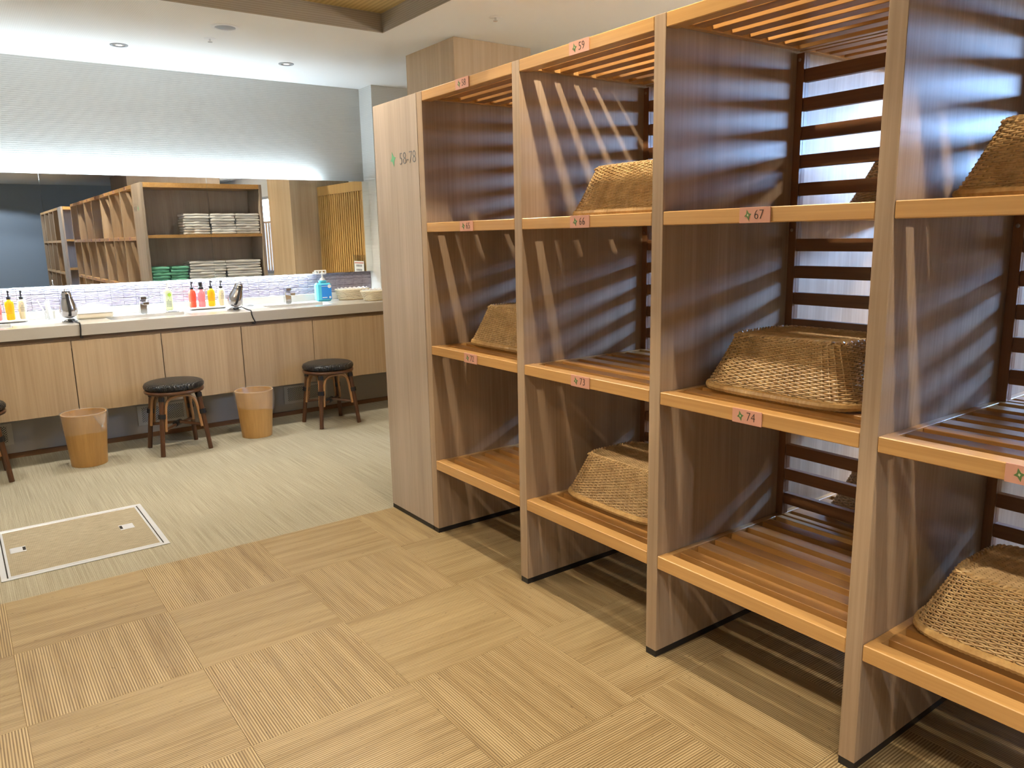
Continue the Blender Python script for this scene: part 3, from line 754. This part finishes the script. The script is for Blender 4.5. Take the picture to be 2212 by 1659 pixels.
bottle('foam', -0.188, 5.878, ZB, 'pink foam bottle with clear cap between red and yellow bottles', M['liq_pink'], g1)
bottle('pump', -0.116, 5.875, ZB, 'yellow pump bottle next to the right hair dryer group', M['liq_yellow'], g1)
bottle('tube', -0.040, 5.878, ZB, 'cream tapered pump bottle beside the right hair dryer', M['liq_cream'], g1)
tray(-1.60, -1.325, 5.835, 5.925, 'white tray at left edge with yellow and cream bottles')
bottle('pump', -1.497, 5.875, ZB, 'pink bottle cut off by the left photo edge', M['liq_pink'], g1)
bottle('pump', -1.424, 5.872, ZB, 'yellow pump bottle at the left edge of the counter', M['liq_yellow'], g1)
bottle('tube', -1.352, 5.878, ZB, 'cream tapered pump bottle beside the cup of brushes', M['liq_cream'], g1)
# green hand soap on its small tray
st = thing('soap_dish', (-0.422, 5.835, ZCI), 'small clear dish under the green soap bottle', 'tray')
obj('dish', MB().box(-0.05, 0.05, -0.035, 0.035, 0.0, 0.012, 0.003), M['white'], st)
obj('dish_print', MB().box(-0.03, 0.03, -0.0362, -0.0355, 0.004, 0.007), M['ink_grey'], st)
gb = thing('soap_bottle', (-0.434, 5.84, ZCI + 0.0122), 'pale green hand soap bottle with white pump and leaf label', 'bottle')
obj('bottle_body', MB().box(-0.029, 0.029, -0.018, 0.018, 0.0, 0.145, 0.009), M['liq_green'], gb)
obj('leaf_label', MB().lathe([(0.0, 0), (0.013, 0), (0.013, 0.001), (0.0, 0.001)], 20, mtx=Matrix.Translation((0.006, -0.0185, 0.115)) @ Matrix.Rotation(PI / 2, 4, 'X')).box(0.005, 0.007, -0.0195, -0.0185, 0.085, 0.103), M['label_green'], gb)
pr = MB()
for k, (xx, h) in enumerate(((-0.014, 0.05), (-0.004, 0.06), (0.005, 0.045), (0.013, 0.05))):
    for q in range(int(h / 0.011)): pr.box(xx - 0.0028, xx + 0.0028, -0.0192, -0.0185, 0.028 + q * 0.011, 0.028 + q * 0.011 + 0.007)
obj('print', pr, M['ink_grey'], gb)
pump(gb, 0.145, M['white'], 1.1)
# blue sanitizer
sn = thing('sanitizer_bottle', (0.783, 5.865, ZCI), 'large blue hand sanitizer bottle with pump beside the wicker baskets', 'bottle', rz=-0.12)
obj('bottle_body', MB().box(-0.064, 0.064, -0.04, 0.04, 0.0, 0.150, 0.014).box(-0.03, 0.03, -0.025, 0.025, 0.150, 0.172, 0.008), M['liq_blue'], sn)
obj('front_label', MB().box(-0.022, 0.060, -0.0416, -0.0405, 0.018, 0.135), M['label_blue'], sn)
obj('print', MB().box(-0.018, 0.022, -0.0424, -0.0418, 0.028, 0.034).box(-0.022, 0.060, -0.0424, -0.0418, 0.122, 0.125).lathe([(0.0, 0), (0.015, 0), (0.015, 0.001), (0.0, 0.001)], 18, mtx=Matrix.Translation((0.044, -0.0418, 0.122)) @ Matrix.Rotation(PI / 2, 4, 'X')).lathe([(0.0, 0), (0.009, 0), (0.009, 0.001), (0.0, 0.001)], 18, mtx=Matrix.Translation((0.046, -0.0418, 0.031)) @ Matrix.Rotation(PI / 2, 4, 'X')), M['paper'], sn)
obj('pump', MB().lathe([(0.0, 0.172), (0.022, 0.172), (0.019, 0.186), (0.008, 0.194), (0.006, 0.225), (0.0, 0.226)], 16).box(-0.012, 0.012, -0.05, 0.012, 0.222, 0.236, 0.003), M['white'], sn, True)
# white bracket with three slots behind it, fixed to the mirror foot
br = thing('bottle_bracket', (0.792, 5.9155, 1.098), 'white plastic bracket with three slots above the blue sanitizer', 'bracket')
bm_ = MB().box(-0.05, 0.05, -0.004, 0.004, 0.026, 0.034, 0.002).box(-0.05, 0.05, -0.004, 0.004, 0.0, 0.007, 0.002)
for xx in (-0.05, -0.0195, 0.0115, 0.042): bm_.box(xx, xx + 0.008, -0.004, 0.004, 0.007, 0.026, 0.001)
obj('bracket_frame', bm_, M['white'], br)

# cup of brushes
cp = thing('brush_cup', (-1.2, 5.85, ZCI), 'clear cup holding white brushes beside the left hair dryer', 'cup')
obj('cup', MB().lathe([(0.0, 0.003), (0.027, 0.003), (0.031, 0.085), (0.033, 0.085), (0.029, 0.0), (0.0, 0.0)], 24), M['acrylic'], cp, True)
for k in range(6):
    a = 0.4 + k * 1.05; lean = 0.03 + 0.012 * (k % 3)
    tp = Vector((0.012 * math.cos(a) - lean * (1 if k == 2 else 0.3), 0.012 * math.sin(a), 0.135 - 0.012 * (k % 2)))
    s_ = thing('brush_stick', (-1.2, 5.85, ZCI + 0.004), 'white wrapped brush standing in the clear cup', 'brush', 'brushes in the clear cup')
    d_ = tp.normalized(); obj('sleeve', MB().tube([(0.01 * math.cos(a), 0.01 * math.sin(a), 0.001), tuple(tp)], 0.005, 6, flat=0.5), M['paper'], s_)
# bundle of wet wipes / cloth on the counter
bn = thing('cloth_bundle', (-0.942, 5.77, ZCI), 'low white bundle of folded cloths between left dryer and basin', 'cloth')
def blob(w, dd, h, seed, nx=22, ny=12):
    rnd = random.Random(seed); mb = MB(); ph = [rnd.uniform(0, 6) for _ in range(4)]
    for j in range(ny + 1):
        for i in range(nx + 1):
            u, v = i / nx * 2 - 1, j / ny * 2 - 1
            e = max(0, (1 - abs(u) ** 4)) ** 0.5 * max(0, (1 - abs(v) ** 4)) ** 0.5
            z = h * e * (0.86 + 0.1 * math.sin(u * 5 + ph[0]) + 0.06 * math.sin(v * 7 + u * 9 + ph[1]) + 0.16 * math.exp(-((u + 0.15) ** 2 + v * v) * 9))
            mb.v.append((u * w, v * dd, max(0.0, z)))
    for j in range(ny):
        for i in range(nx): a = j * (nx + 1) + i; mb.f.append((a, a + 1, a + nx + 2, a + nx + 1))
    n0 = len(mb.v); mb.v += [(-w, -dd, 0), (w, -dd, 0), (w, dd, 0), (-w, dd, 0)]; mb.f.append((n0 + 3, n0 + 2, n0 + 1, n0)); return mb
obj('wicker_tray', MB().box(-0.115, 0.115, -0.055, 0.055, 0.0, 0.045, 0.012), M['wicker_white'], bn)
obj('cloth', blob(0.125, 0.062, 0.06, 3).xf(Matrix.Translation((0, 0, 0.04))), M['towel'], bn, True)
# oval soap
sb = thing('bar_soap', (0.165, 5.86, ZCI), 'small grey oval soap behind the right basin', 'soap')
obj('bar', MB().lathe([(0.0, 0.0), (0.03, 0.0), (0.036, 0.008), (0.03, 0.017), (0.0, 0.02)], 24).xf(Matrix.Diagonal((1.0, 0.6, 1, 1))), M['grey_trim'], sb, True)
gl = thing('drinking_glass', (0.075, 5.83, ZCI), 'clear plastic cup just right of the right hair dryer', 'cup')
obj('cup', MB().lathe([(0.0, 0.003), (0.024, 0.003), (0.031, 0.10), (0.033, 0.10), (0.026, 0.0), (0.0, 0.0)], 24), M['acrylic'], gl, True)

# small wicker baskets with paper lining
def lined_basket(x, y, a, b, h, label):
    r = thing('lined_basket', (x, y, ZCI), label, 'basket', 'small pale baskets at the counter end')
    wv = MB(); NS = 44; nr = 9
    for q in range(nr):
        t = (q + 0.5) / nr; path = rr_path(a * (0.82 + 0.18 * t), b * (0.82 + 0.18 * t), NS * 2, 3.0); pts = []
        for i, p in enumerate(path):
            tg = (path[(i + 1) % (2 * NS)] - path[i - 1]).normalized(); nm = Vector((tg.y, -tg.x)); ofs = (0.003 if ((i // 2) + q) % 2 else -0.003) if i % 2 == 0 else 0
            c = p + nm * ofs; pts.append((c.x, c.y, 0.004 + h * t * 0.94))
        wv.tube(pts, h / nr * 0.52, 4, True, up=(0, 0, 1))
    o = obj('weave', wv, M['wicker_white'] if a > 0.1 else M['wicker_tan'], r, True); o['kind'] = 'stuff'
    p1 = rr_path(a, b, 120, 3.0)
    obj('rim', MB().tube([(p.x, p.y, h) for p in p1], [0.006 * (1 + 0.12 * math.sin(k * PI / 2)) for k in range(120)], 6, True), M['wicker_white'], r, True)
    obj('bottom', MB().prism([(p.x * 0.82, p.y * 0.82) for p in p1][::3], 0.0, 0.006), M['wicker_tan'], r)
    # paper lining
    ln = MB(); n = 60; prs = [(0.80, 0.012), (0.95, h * 0.9), (1.0, h + 0.012)]
    path = rr_path(a * 0.95, b * 0.95, n, 3.0); base = 0
    for (s_, z) in prs:
        for k, p in enumerate(path): ln.v.append((p.x * s_, p.y * s_, z + (0.006 * math.sin(k * 1.9) if z > h else 0)))
    for i in range(2):
        for k in range(n): l = (k + 1) % n; ln.f.append((i * n + k, i * n + l, (i + 1) * n + l, (i + 1) * n + k))
    ln.f.append(tuple(range(n)))
    obj('lining', ln, M['towel'], r, True)
lined_basket(1.035, 5.84, 0.145, 0.075, 0.085, 'white wicker basket with paper lining beside the sanitizer')
lined_basket(1.155, 5.60, 0.14, 0.085, 0.078, 'pale wicker basket at the counter end next to the lockers')

# hair dryers
def dryer(x, y, lean_x, lean_y, label, cordpts):
    d = thing('hair_dryer', (x, y, ZCI), label, 'hair dryer', 'silver hair dryers on the counter')
    mt = Matrix.Translation((0, 0, 0.028)) @ Euler((lean_y, lean_x, 0)).to_matrix().to_4x4()
    obj('stand', MB().tube([(0.045 * math.cos(k * PI / 12), 0.045 * math.sin(k * PI / 12) * 0.8, 0.005) for k in range(24)], 0.0045, 8, True)
        .tube([(0.04, 0, 0.005), (0.02, -0.01, 0.02), (-0.02, -0.01, 0.02), (-0.04, 0, 0.005)], 0.005, 8), M['chrome'], d, True)
    prof = [(0.0, 0.0), (0.022, 0.001), (0.042, 0.015), (0.053, 0.042), (0.0535, 0.062), (0.048, 0.09), (0.040, 0.115), (0.034, 0.135), (0.0335, 0.139), (0.031, 0.160), (0.026, 0.172)]
    obj('body', MB().lathe(prof, 32, mtx=mt), M['dark_chrome'], d, True)
    obj('seam_ring', MB().tube([tuple(mt @ Vector((0.0348 * math.cos(k * PI / 14), 0.0348 * math.sin(k * PI / 14), 0.136))) for k in range(28)], 0.0014, 6, True), M['black'], d, True)
    obj('nozzle', MB().lathe([(0.0255, 0.172), (0.023, 0.176), (0.012, 0.170), (0.0, 0.160)], 24, mtx=mt), M['black'], d, True)
    # folded handle: dark strip up the front
    hp = MB(); n0 = len(hp.v)
    hp.tube([(0, -0.046, 0.03), (0, -0.0525, 0.055), (0, -0.046, 0.09), (0, -0.036, 0.125), (0, -0.029, 0.16)], [0.009, 0.010, 0.009, 0.009, 0.012], 10).xf(mt, n0)
    obj('handle', hp, M['black'], d, True)
    lp = MB().tube([(0.011 * math.cos(a), 0.0, 0.172 + 0.018 * math.sin(a)) for a in [k * PI / 10 for k in range(11)]], 0.0032, 8).xf(mt)
    obj('hanger_loop', lp, M['chrome'], d, True)
    obj('plug', MB().box(-0.02, 0.02, -0.072, -0.05, 0.008, 0.03, 0.006), M['black'], d)
    obj('cord', MB().tube(cordpts, 0.0042, 8), M['black'], d, True)
dryer(-1.112, 5.58, -0.03, 0.05, 'upright silver hair dryer at left, between brush cup and white bundle',
      [(0.0, -0.065, 0.02), (0.012, -0.12, 0.012), (0.026, -0.165, 0.006), (0.030, -0.188, 0.0065), (0.031, -0.1935, -0.004), (0.031, -0.1935, -0.03), (0.028, -0.193, -0.06), (0.026, -0.192, -0.083), (0.030, -0.18, -0.09), (0.04, -0.17, -0.09)])
dryer(-0.043, 5.58, 0.33, 0.05, 'silver hair dryer leaning right beside the four coloured bottles',
      [(0.0, -0.065, 0.02), (0.03, -0.1, 0.03), (0.055, -0.15, 0.012), (0.068, -0.187, 0.0065), (0.07, -0.1935, -0.004), (0.07, -0.1935, -0.02), (0.078, -0.193, -0.05), (0.092, -0.192, -0.08), (0.090, -0.182, -0.09), (0.075, -0.17, -0.09)])

# ================================================================== STOOLS
def make_stool():
    s = thing('rattan_stool', (0, 0, 0), '', 'stool', 'black rattan stools at the vanity')
    obj('seat', MB().lathe([(0.0, 0.474), (0.10, 0.4735), (0.165, 0.470), (0.183, 0.462), (0.191, 0.448), (0.189, 0.433), (0.178, 0.425), (0.0, 0.424)], 48), M['seat_weave'], s, True)
    obj('seat_ring', MB().tube([(0.176 * math.cos(k * PI / 24), 0.176 * math.sin(k * PI / 24), 0.410) for k in range(48)], 0.0135, 10, True), M['rattan_dark'], s, True)
    A, Bm = 0.118, 0.155
    def lp(sx, sy, z): t = 1 - z / 0.40; return Vector((sx * (A + (Bm - A) * t), sy * (A + (Bm - A) * t), z))
    for sx, sy in ((-1, -1), (1, -1), (-1, 1), (1, 1)):
        lg = obj('leg', MB().tube([lp(sx, sy, 0.0), lp(sx, sy, 0.2), lp(sx, sy, 0.403)], 0.0155, 10), M['rattan_dark'], s, True)
        for z, h in ((0.262, 0.030), (0.375, 0.028)):
            obj('binding', MB().tube([lp(sx, sy, z - h / 2), lp(sx, sy, z + h / 2)], 0.0245 if z < 0.3 else 0.020, 12), M['wrap'], lg, True)
    for (a, b) in (((-1, -1), (1, -1)), ((1, -1), (1, 1)), ((1, 1), (-1, 1)), ((-1, 1), (-1, -1))):
        va, vb = Vector((a[0], a[1], 0)), Vector((b[0], b[1], 0)); dr = (vb - va).normalized()
        def P(end, z, inn): 
            q = lp(end[0], end[1], z); return q + dr * inn * (1 if end == a else -1)
        pts = [P(a, 0.16, 0.024), P(a, 0.25, 0.024), P(a, 0.32, 0.026), P(a, 0.355, 0.036), P(a, 0.378, 0.058), P(a, 0.385, 0.085), P(b, 0.385, 0.085), P(b, 0.378, 0.058), P(b, 0.355, 0.036), P(b, 0.32, 0.026), P(b, 0.25, 0.024), P(b, 0.16, 0.024)]
        obj('arch', MB().tube(pts, 0.0095, 8), M['rattan_tan'], s, True)
    obj('stretcher', MB().tube([lp(-1, -1, 0.165), (0, 0, 0.172), lp(1, 1, 0.165)], 0.0105, 8), M['rattan_dark'], s, True)
    obj('stretcher', MB().tube([lp(1, -1, 0.165), (0, 0, 0.186), lp(-1, 1, 0.165)], 0.0105, 8), M['rattan_dark'], s, True)
    obj('binding', MB().tube([(-0.022, -0.022, 0.178), (0.022, 0.022, 0.178)], 0.021, 10), M['wrap'], s, True)
    return s
s0 = make_stool(); s0.location = (-0.592, 5.207, 0); s0.rotation_euler = (0, 0, 0.06); s0['label'] = 'black-seated rattan stool in the middle, right of the left waste bin'
copy_tree(s0, (0.517, 5.222, 0), 0.05, None, 'black-seated rattan stool at right, next to the locker end panel')
copy_tree(s0, (-1.738, 5.22, 0), 0.02, None, 'black-seated rattan stool cut off by the left photo edge')

# ================================================================== WASTE BINS
def waste_bin(x, y, label, seed, drop, knot):
    b = thing('waste_bin', (x, y, 0), label, 'bin', 'wood-veneer waste bins with liners')
    h, r0, r1 = 0.335, 0.104, 0.131
    obj('shell', MB().lathe([(0.0, 0.004), (r0 - 0.006, 0.004), (r1 - 0.006, h), (r1, h), (r0, 0.0), (0.0, 0.0)], 48), M['bin_wood'], b, True)
    rnd = random.Random(seed); mb = MB(); n = 72
    rings = [(r1 - 0.030, h - 0.16), (r1 - 0.014, h - 0.05), (r1 - 0.004, h + 0.006), (r1 + 0.005, h + 0.005), (r1 + 0.008, h - 0.03), (r1 + 0.009, h - drop * 0.6), (r1 + 0.004, h - drop)]
    ph = [rnd.uniform(0, 6) for _ in range(6)]
    for q, (rr, z) in enumerate(rings):
        for k in range(n):
            a = 2 * PI * k / n; t = max(0, q - 3) / 3
            wob = 0.0035 * math.sin(a * 5 + ph[0]) * t + 0.002 * math.sin(a * 13 + ph[1] + q) * (0.3 + t) + 0.0012 * math.sin(a * 29 + q * 2)
            zz = z + (0.022 * math.sin(a + ph[2]) + 0.008 * math.sin(3 * a + ph[3])) * t
            if q < 2: wob += 0.005 * math.sin(a * 7 + ph[4] + q) - 0.004
            taper = (r1 - r0) / h * max(0, h - zz) * (1 if q > 3 else 0)
            mb.v.append(((rr + wob - taper * 0.9 + (0.0015 if q > 3 else 0)) * math.cos(a), (rr + wob - taper * 0.9 + (0.0015 if q > 3 else 0)) * math.sin(a), zz))
    for q in range(len(rings) - 1):
        for k in range(n): l = (k + 1) % n; mb.f.append((q * n + k, q * n + l, (q + 1) * n + l, (q + 1) * n + k))
    obj('liner', mb, M['liner'], b, True)
    if knot:
        kp = MB(); a0 = -0.95
        for q in range(5):
            a = a0 + (q - 2) * 0.16; kp.tube([((r1 + 0.006) * math.cos(a), (r1 + 0.006) * math.sin(a), h - 0.005), ((r1 + 0.010) * math.cos((a + a0) / 2), (r1 + 0.010) * math.sin((a + a0) / 2), h - 0.05), ((r1 + 0.009) * math.cos(a0), (r1 + 0.009) * math.sin(a0), h - 0.085)], [0.006, 0.005, 0.004], 6)
        kp.lathe([(0.0, -0.012), (0.01, -0.008), (0.012, 0.0), (0.008, 0.01), (0.0, 0.012)], 10, mtx=Matrix.Translation(((r1 + 0.011) * math.cos(a0), (r1 + 0.011) * math.sin(a0), h - 0.088)))
        obj('liner_knot', kp, M['liner'], b, True)
waste_bin(-1.146, 5.20, 'wooden waste bin with knotted clear liner left of the middle stool', 2, 0.10, True)
waste_bin(-0.062, 5.205, 'wooden waste bin with loose clear liner between the two full stools', 5, 0.125, False)

# ================================================================== FLOOR HATCH
hx0, hx1, hy0, hy1 = -1.720, -1.052, 3.440, 4.130
ht = thing('floor_hatch', ((hx0 + hx1) / 2, (hy0 + hy1) / 2, 0), 'square access hatch with metal frame set in the beige carpet', 'hatch')
w, dd = (hx1 - hx0) / 2, (hy1 - hy0) / 2
for a, b, c, e in ((-w, w, -dd, -dd + 0.022), (-w, w, dd - 0.022, dd), (-w, -w + 0.022, -dd + 0.022, dd - 0.022), (w - 0.022, w, -dd + 0.022, dd - 0.022)):
    obj('frame_bar', MB().box(a, b, c, e, 0.0, 0.0035, 0.001), M['alu'], ht)
for a, b, c, e in ((-w + 0.022, w - 0.022, -dd + 0.022, -dd + 0.027), (-w + 0.022, w - 0.022, dd - 0.027, dd - 0.022), (-w + 0.022, -w + 0.027, -dd + 0.027, dd - 0.027), (w - 0.027, w - 0.022, -dd + 0.027, dd - 0.027)):
    obj('frame_gap', MB().box(a, b, c, e, 0.0, 0.0012), M['gap'], ht)
for a, b, c, e in ((-w + 0.027, w - 0.027, -dd + 0.027, -dd + 0.037), (-w + 0.027, w - 0.027, dd - 0.037, dd - 0.027), (-w + 0.027, -w + 0.037, -dd + 0.037, dd - 0.037), (w - 0.037, w - 0.027, -dd + 0.037, dd - 0.037)):
    obj('lid_edge', MB().box(a, b, c, e, 0.0, 0.0032, 0.0008), M['alu'], ht)
obj('lid', MB().box(-w + 0.037, w - 0.037, -dd + 0.037, dd - 0.037, 0.0, 0.0022), M['hatch'], ht)
for hx, sg in ((-1.176, -1), (-1.636, 1)):
    hd = obj('lift_handle', MB().box(-0.032, 0.032, -0.036, 0.036, 0.0024, 0.0042, 0.0008), M['alu'], ht, loc=(hx - (hx0 + hx1) / 2, 3.803 - (hy0 + hy1) / 2, 0))
    obj('finger_slot', MB().box(sg * 0.025 - 0.006, sg * 0.025 + 0.006, -0.024, 0.024, 0.0042, 0.0046), M['gap'], hd)

# ================================================================== CEILING FITTINGS
def downlight(x, y, z, label, watts, col, angle=84, blend=0.5, radius=0.035, group='recessed downlights over the vanity', scale=1.0):
    d = thing('downlight', (x, y, z), label, 'downlight', group)
    obj('ring', MB().lathe([(0.036 * scale, 0.0), (0.038 * scale, -0.004), (0.052 * scale, -0.004), (0.054 * scale, 0.0)], 32), M['grey_trim'], d, True)
    obj('reflector', MB().lathe([(0.036 * scale, -0.0005), (0.028 * scale, -0.0022), (0.02 * scale, -0.0024)], 28), M['chrome'], d, True)
    obj('lamp', MB().lathe([(0.0, -0.0028), (0.02 * scale, -0.0026)], 24), M['lamp'], d, True)
    spot('lamp_light', (0, 0, -0.03), watts, col, angle, blend, radius, d)
COOLW = (1.0, 0.93, 0.80)
downlight(-0.665, 5.391, ZC, 'left small recessed downlight over the counter', DOWN_W, COOLW)
downlight(0.423, 5.388, ZC, 'right small recessed downlight over the counter', DOWN_W, COOLW)
downlight(-1.755, 5.391, ZC, 'recessed downlight over the counter beyond the left photo edge', DOWN_W, COOLW)
WARM = (1.0, 0.86, 0.64)
for n, (x, y) in enumerate(((-0.20, 1.48), (-0.20, -0.45), (-0.20, 3.41), (-0.2, -2.38), (-1.75, 1.48), (-1.75, -0.45), (-1.75, 3.41), (2.3, 2.6), (2.3, 0.4), (-1.2, -5.6), (-1.2, -4.0))):  # window-aisle and far-wall lamps are added fill, lifting ceiling and far wall
    downlight(x, y, ZCOF if x < XCOF and y > CY0 else ZC, ['coffer downlight above the lockers with plates 59', 'coffer downlight beside the camera', 'coffer downlight above the locker end panel', 'coffer downlight far behind the camera',
              'aisle downlight in the coffer, middle one', 'aisle downlight in the coffer above the camera', 'aisle downlight in the coffer near the carpet', 'added fill downlight of the window aisle near the column', 'added fill downlight of the window aisle near the window', 'added fill downlight by the far blue-grey wall', 'added fill downlight beside the far locker block'][n], (COFFER_W if x < 1 else 95.0), (WARM if y > -3 else (0.80, 0.90, 1.0)), (98 if x < 1 and -3 < y < 3 else 150), 0.12, (0.022 if x < 1 else 0.2), 'warm downlights in the ceiling coffer')
sk = thing('ceiling_speaker', (-0.228, 4.617, ZC), 'round white-rimmed ceiling fitting, larger than the downlights', 'ceiling fitting')
obj('rim', MB().lathe([(0.058, 0.0), (0.060, -0.006), (0.078, -0.006), (0.082, 0.0)], 36), M['white'], sk, True)
obj('grille', MB().lathe([(0.0, -0.003), (0.058, -0.0015)], 36), M['grey_trim'], sk, True)
for (x, y, lab) in ((-0.229, 4.935, 'small sprinkler head in the ceiling beside the larger round fitting'), (1.009, 3.609, 'small sprinkler head in the ceiling above the lockers')):
    s_ = thing('sprinkler', (x, y, ZC), lab, 'sprinkler', 'ceiling sprinkler heads')
    obj('plate', MB().lathe([(0.0, -0.003), (0.03, -0.003), (0.036, 0.0)], 28), M['white'], s_, True)
    obj('head', MB().lathe([(0.0, -0.022), (0.014, -0.022), (0.014, -0.019), (0.006, -0.017), (0.006, -0.003)], 16), M['chrome'], s_, True)

# ================================================================== THINGS SEEN IN THE MIRROR
# lattice screen between column and wall
ls = thing('lattice_screen', (1.30, 0, 0), 'golden vertical-slat wooden screen seen at right in the mirror', 'screen')
obj('top_rail', MB().box(0, 0.035, 4.74, 5.76, 1.80, 1.885, 0.002), M['lattice'], ls)
obj('bottom_rail', MB().box(0, 0.035, 4.74, 5.76, 0.0, 0.10, 0.002), M['lattice'], ls)
for a in (4.74, 5.72): obj('stile', MB().box(0, 0.035, a, a + 0.04, 0.101, 1.799, 0.002), M['lattice'], ls)
obj('backing', MB().box(0.030, 0.034, 4.781, 5.719, 0.101, 1.799), M['lattice_back'], ls)
lat_me = MB().box(0.003, 0.0295, -0.011, 0.011, 0.101, 1.799, 0.001).mesh('lattice_slat'); lat_me.materials.append(M['lattice'])
for k in range(20): link('lattice_slat', lat_me, None, ls, (0, 4.781 + 0.938 * (k + 0.5) / 20, 0))
# notice in a clear holder hung on the screen
nt_ = thing('notice_holder', (1.292, 5.63, 1.085), 'clear holder with a red-barred notice seen in the mirror', 'sign')
obj('acrylic_back', MB().box(-0.004, 0.0, -0.125, 0.125, 0.0, 0.155), M['acrylic'], nt_)
obj('notice', MB().box(-0.0055, -0.0045, -0.10, 0.10, -0.02, 0.10), M['paper'], nt_)
obj('red_bar', MB().box(-0.0065, -0.0057, -0.09, 0.09, 0.08, 0.088), M['red_ink'], nt_)
tx = MB()
for q, zz in enumerate((0.05, 0.012)):
    for k in range(5): tx.box(-0.0065, -0.0057, -0.055 + k * 0.024, -0.055 + k * 0.024 + 0.015, zz, zz + 0.018)
obj('print', tx, M['ink_grey'], nt_)

# towels on the end rack
def towel_mesh(w, dd, h, seed):
    rnd = random.Random(seed); mb = MB(); n = 16; ph = [rnd.uniform(0, 6) for _ in range(3)]
    # cross-section in (y,z): rounded fold at +y (front), swept along x
    sec = []
    for k in range(9): a = -PI / 2 + PI * k / 8; sec.append((dd - h / 2 + math.cos(a) * h / 2, h / 2 + math.sin(a) * h / 2))
    sec += [(0.0, h), (0.0, 0.0)]
    m_ = len(sec)
    for i in range(n + 1):
        u = i / n; x = -w / 2 + w * u; e = min(1, min(u, 1 - u) * 14) ** 0.5
        for (yy, zz) in sec:
            wob = 0.0012 * math.sin(u * 9 + ph[0]) + 0.0006 * math.sin(u * 21 + ph[1])
            mb.v.append((x, yy + wob * 4, (zz - h / 2) * (0.75 + 0.25 * e) + h / 2 + wob * (zz / h)))
    for i in range(n):
        for k in range(m_): l = (k + 1) % m_; mb.f.append((i * m_ + k, i * m_ + l, (i + 1) * m_ + l, (i + 1) * m_ + k))
    mb.f.append(tuple(range(m_))); mb.f.append(tuple(n * m_ + k for k in range(m_)))
    return mb.mesh('towel', True)
ORD = ['bottom', 'second', 'third', 'fourth', 'fifth', 'sixth', 'seventh', 'eighth', 'ninth']
def stack(xc, w, z0, h, n, m, label, group, seed):
    mes = [towel_mesh(w, 0.27, h * 0.93, seed + q) for q in range(3)]
    for me in mes: me.materials.append(m)
    for q in range(n):
        o = link('folded_towel', mes[q % 3], None, None, (xc + random.uniform(-0.008, 0.008), 2.90 + random.uniform(-0.01, 0.01), z0 + 0.0005 + q * h))
        tag(o, label % ('topmost' if q == n - 1 else ORD[q] + (' from bottom' if q else '')), 'towel', group)
for xc, s_, wd in ((0.555, 11, 'left'), (0.828, 21, 'middle'), (1.101, 31, 'right')):
    stack(xc, 0.262, 1.463, 0.028, 8, M['towel'], 'white folded towel, %s in the ' + wd + ' stack of the upper towel shelf', 'white towels on the upper shelf', s_)
for xc, s_, wd in ((0.62, 41, 'left'), (1.02, 51, 'right')):
    stack(xc, 0.385, 0.905, 0.030, 9, M['towel'], 'white folded towel, %s in the ' + wd + ' white stack of the lower shelf', 'white towels on the lower shelf', s_)
for xc, s_, wd in ((0.132, 61, 'left'), (0.325, 71, 'right')):
    stack(xc, 0.178, 0.905, 0.032, 7, M['towel_green'], 'mint green folded towel, %s in the ' + wd + ' mint stack', 'mint towels on the lower shelf', s_)
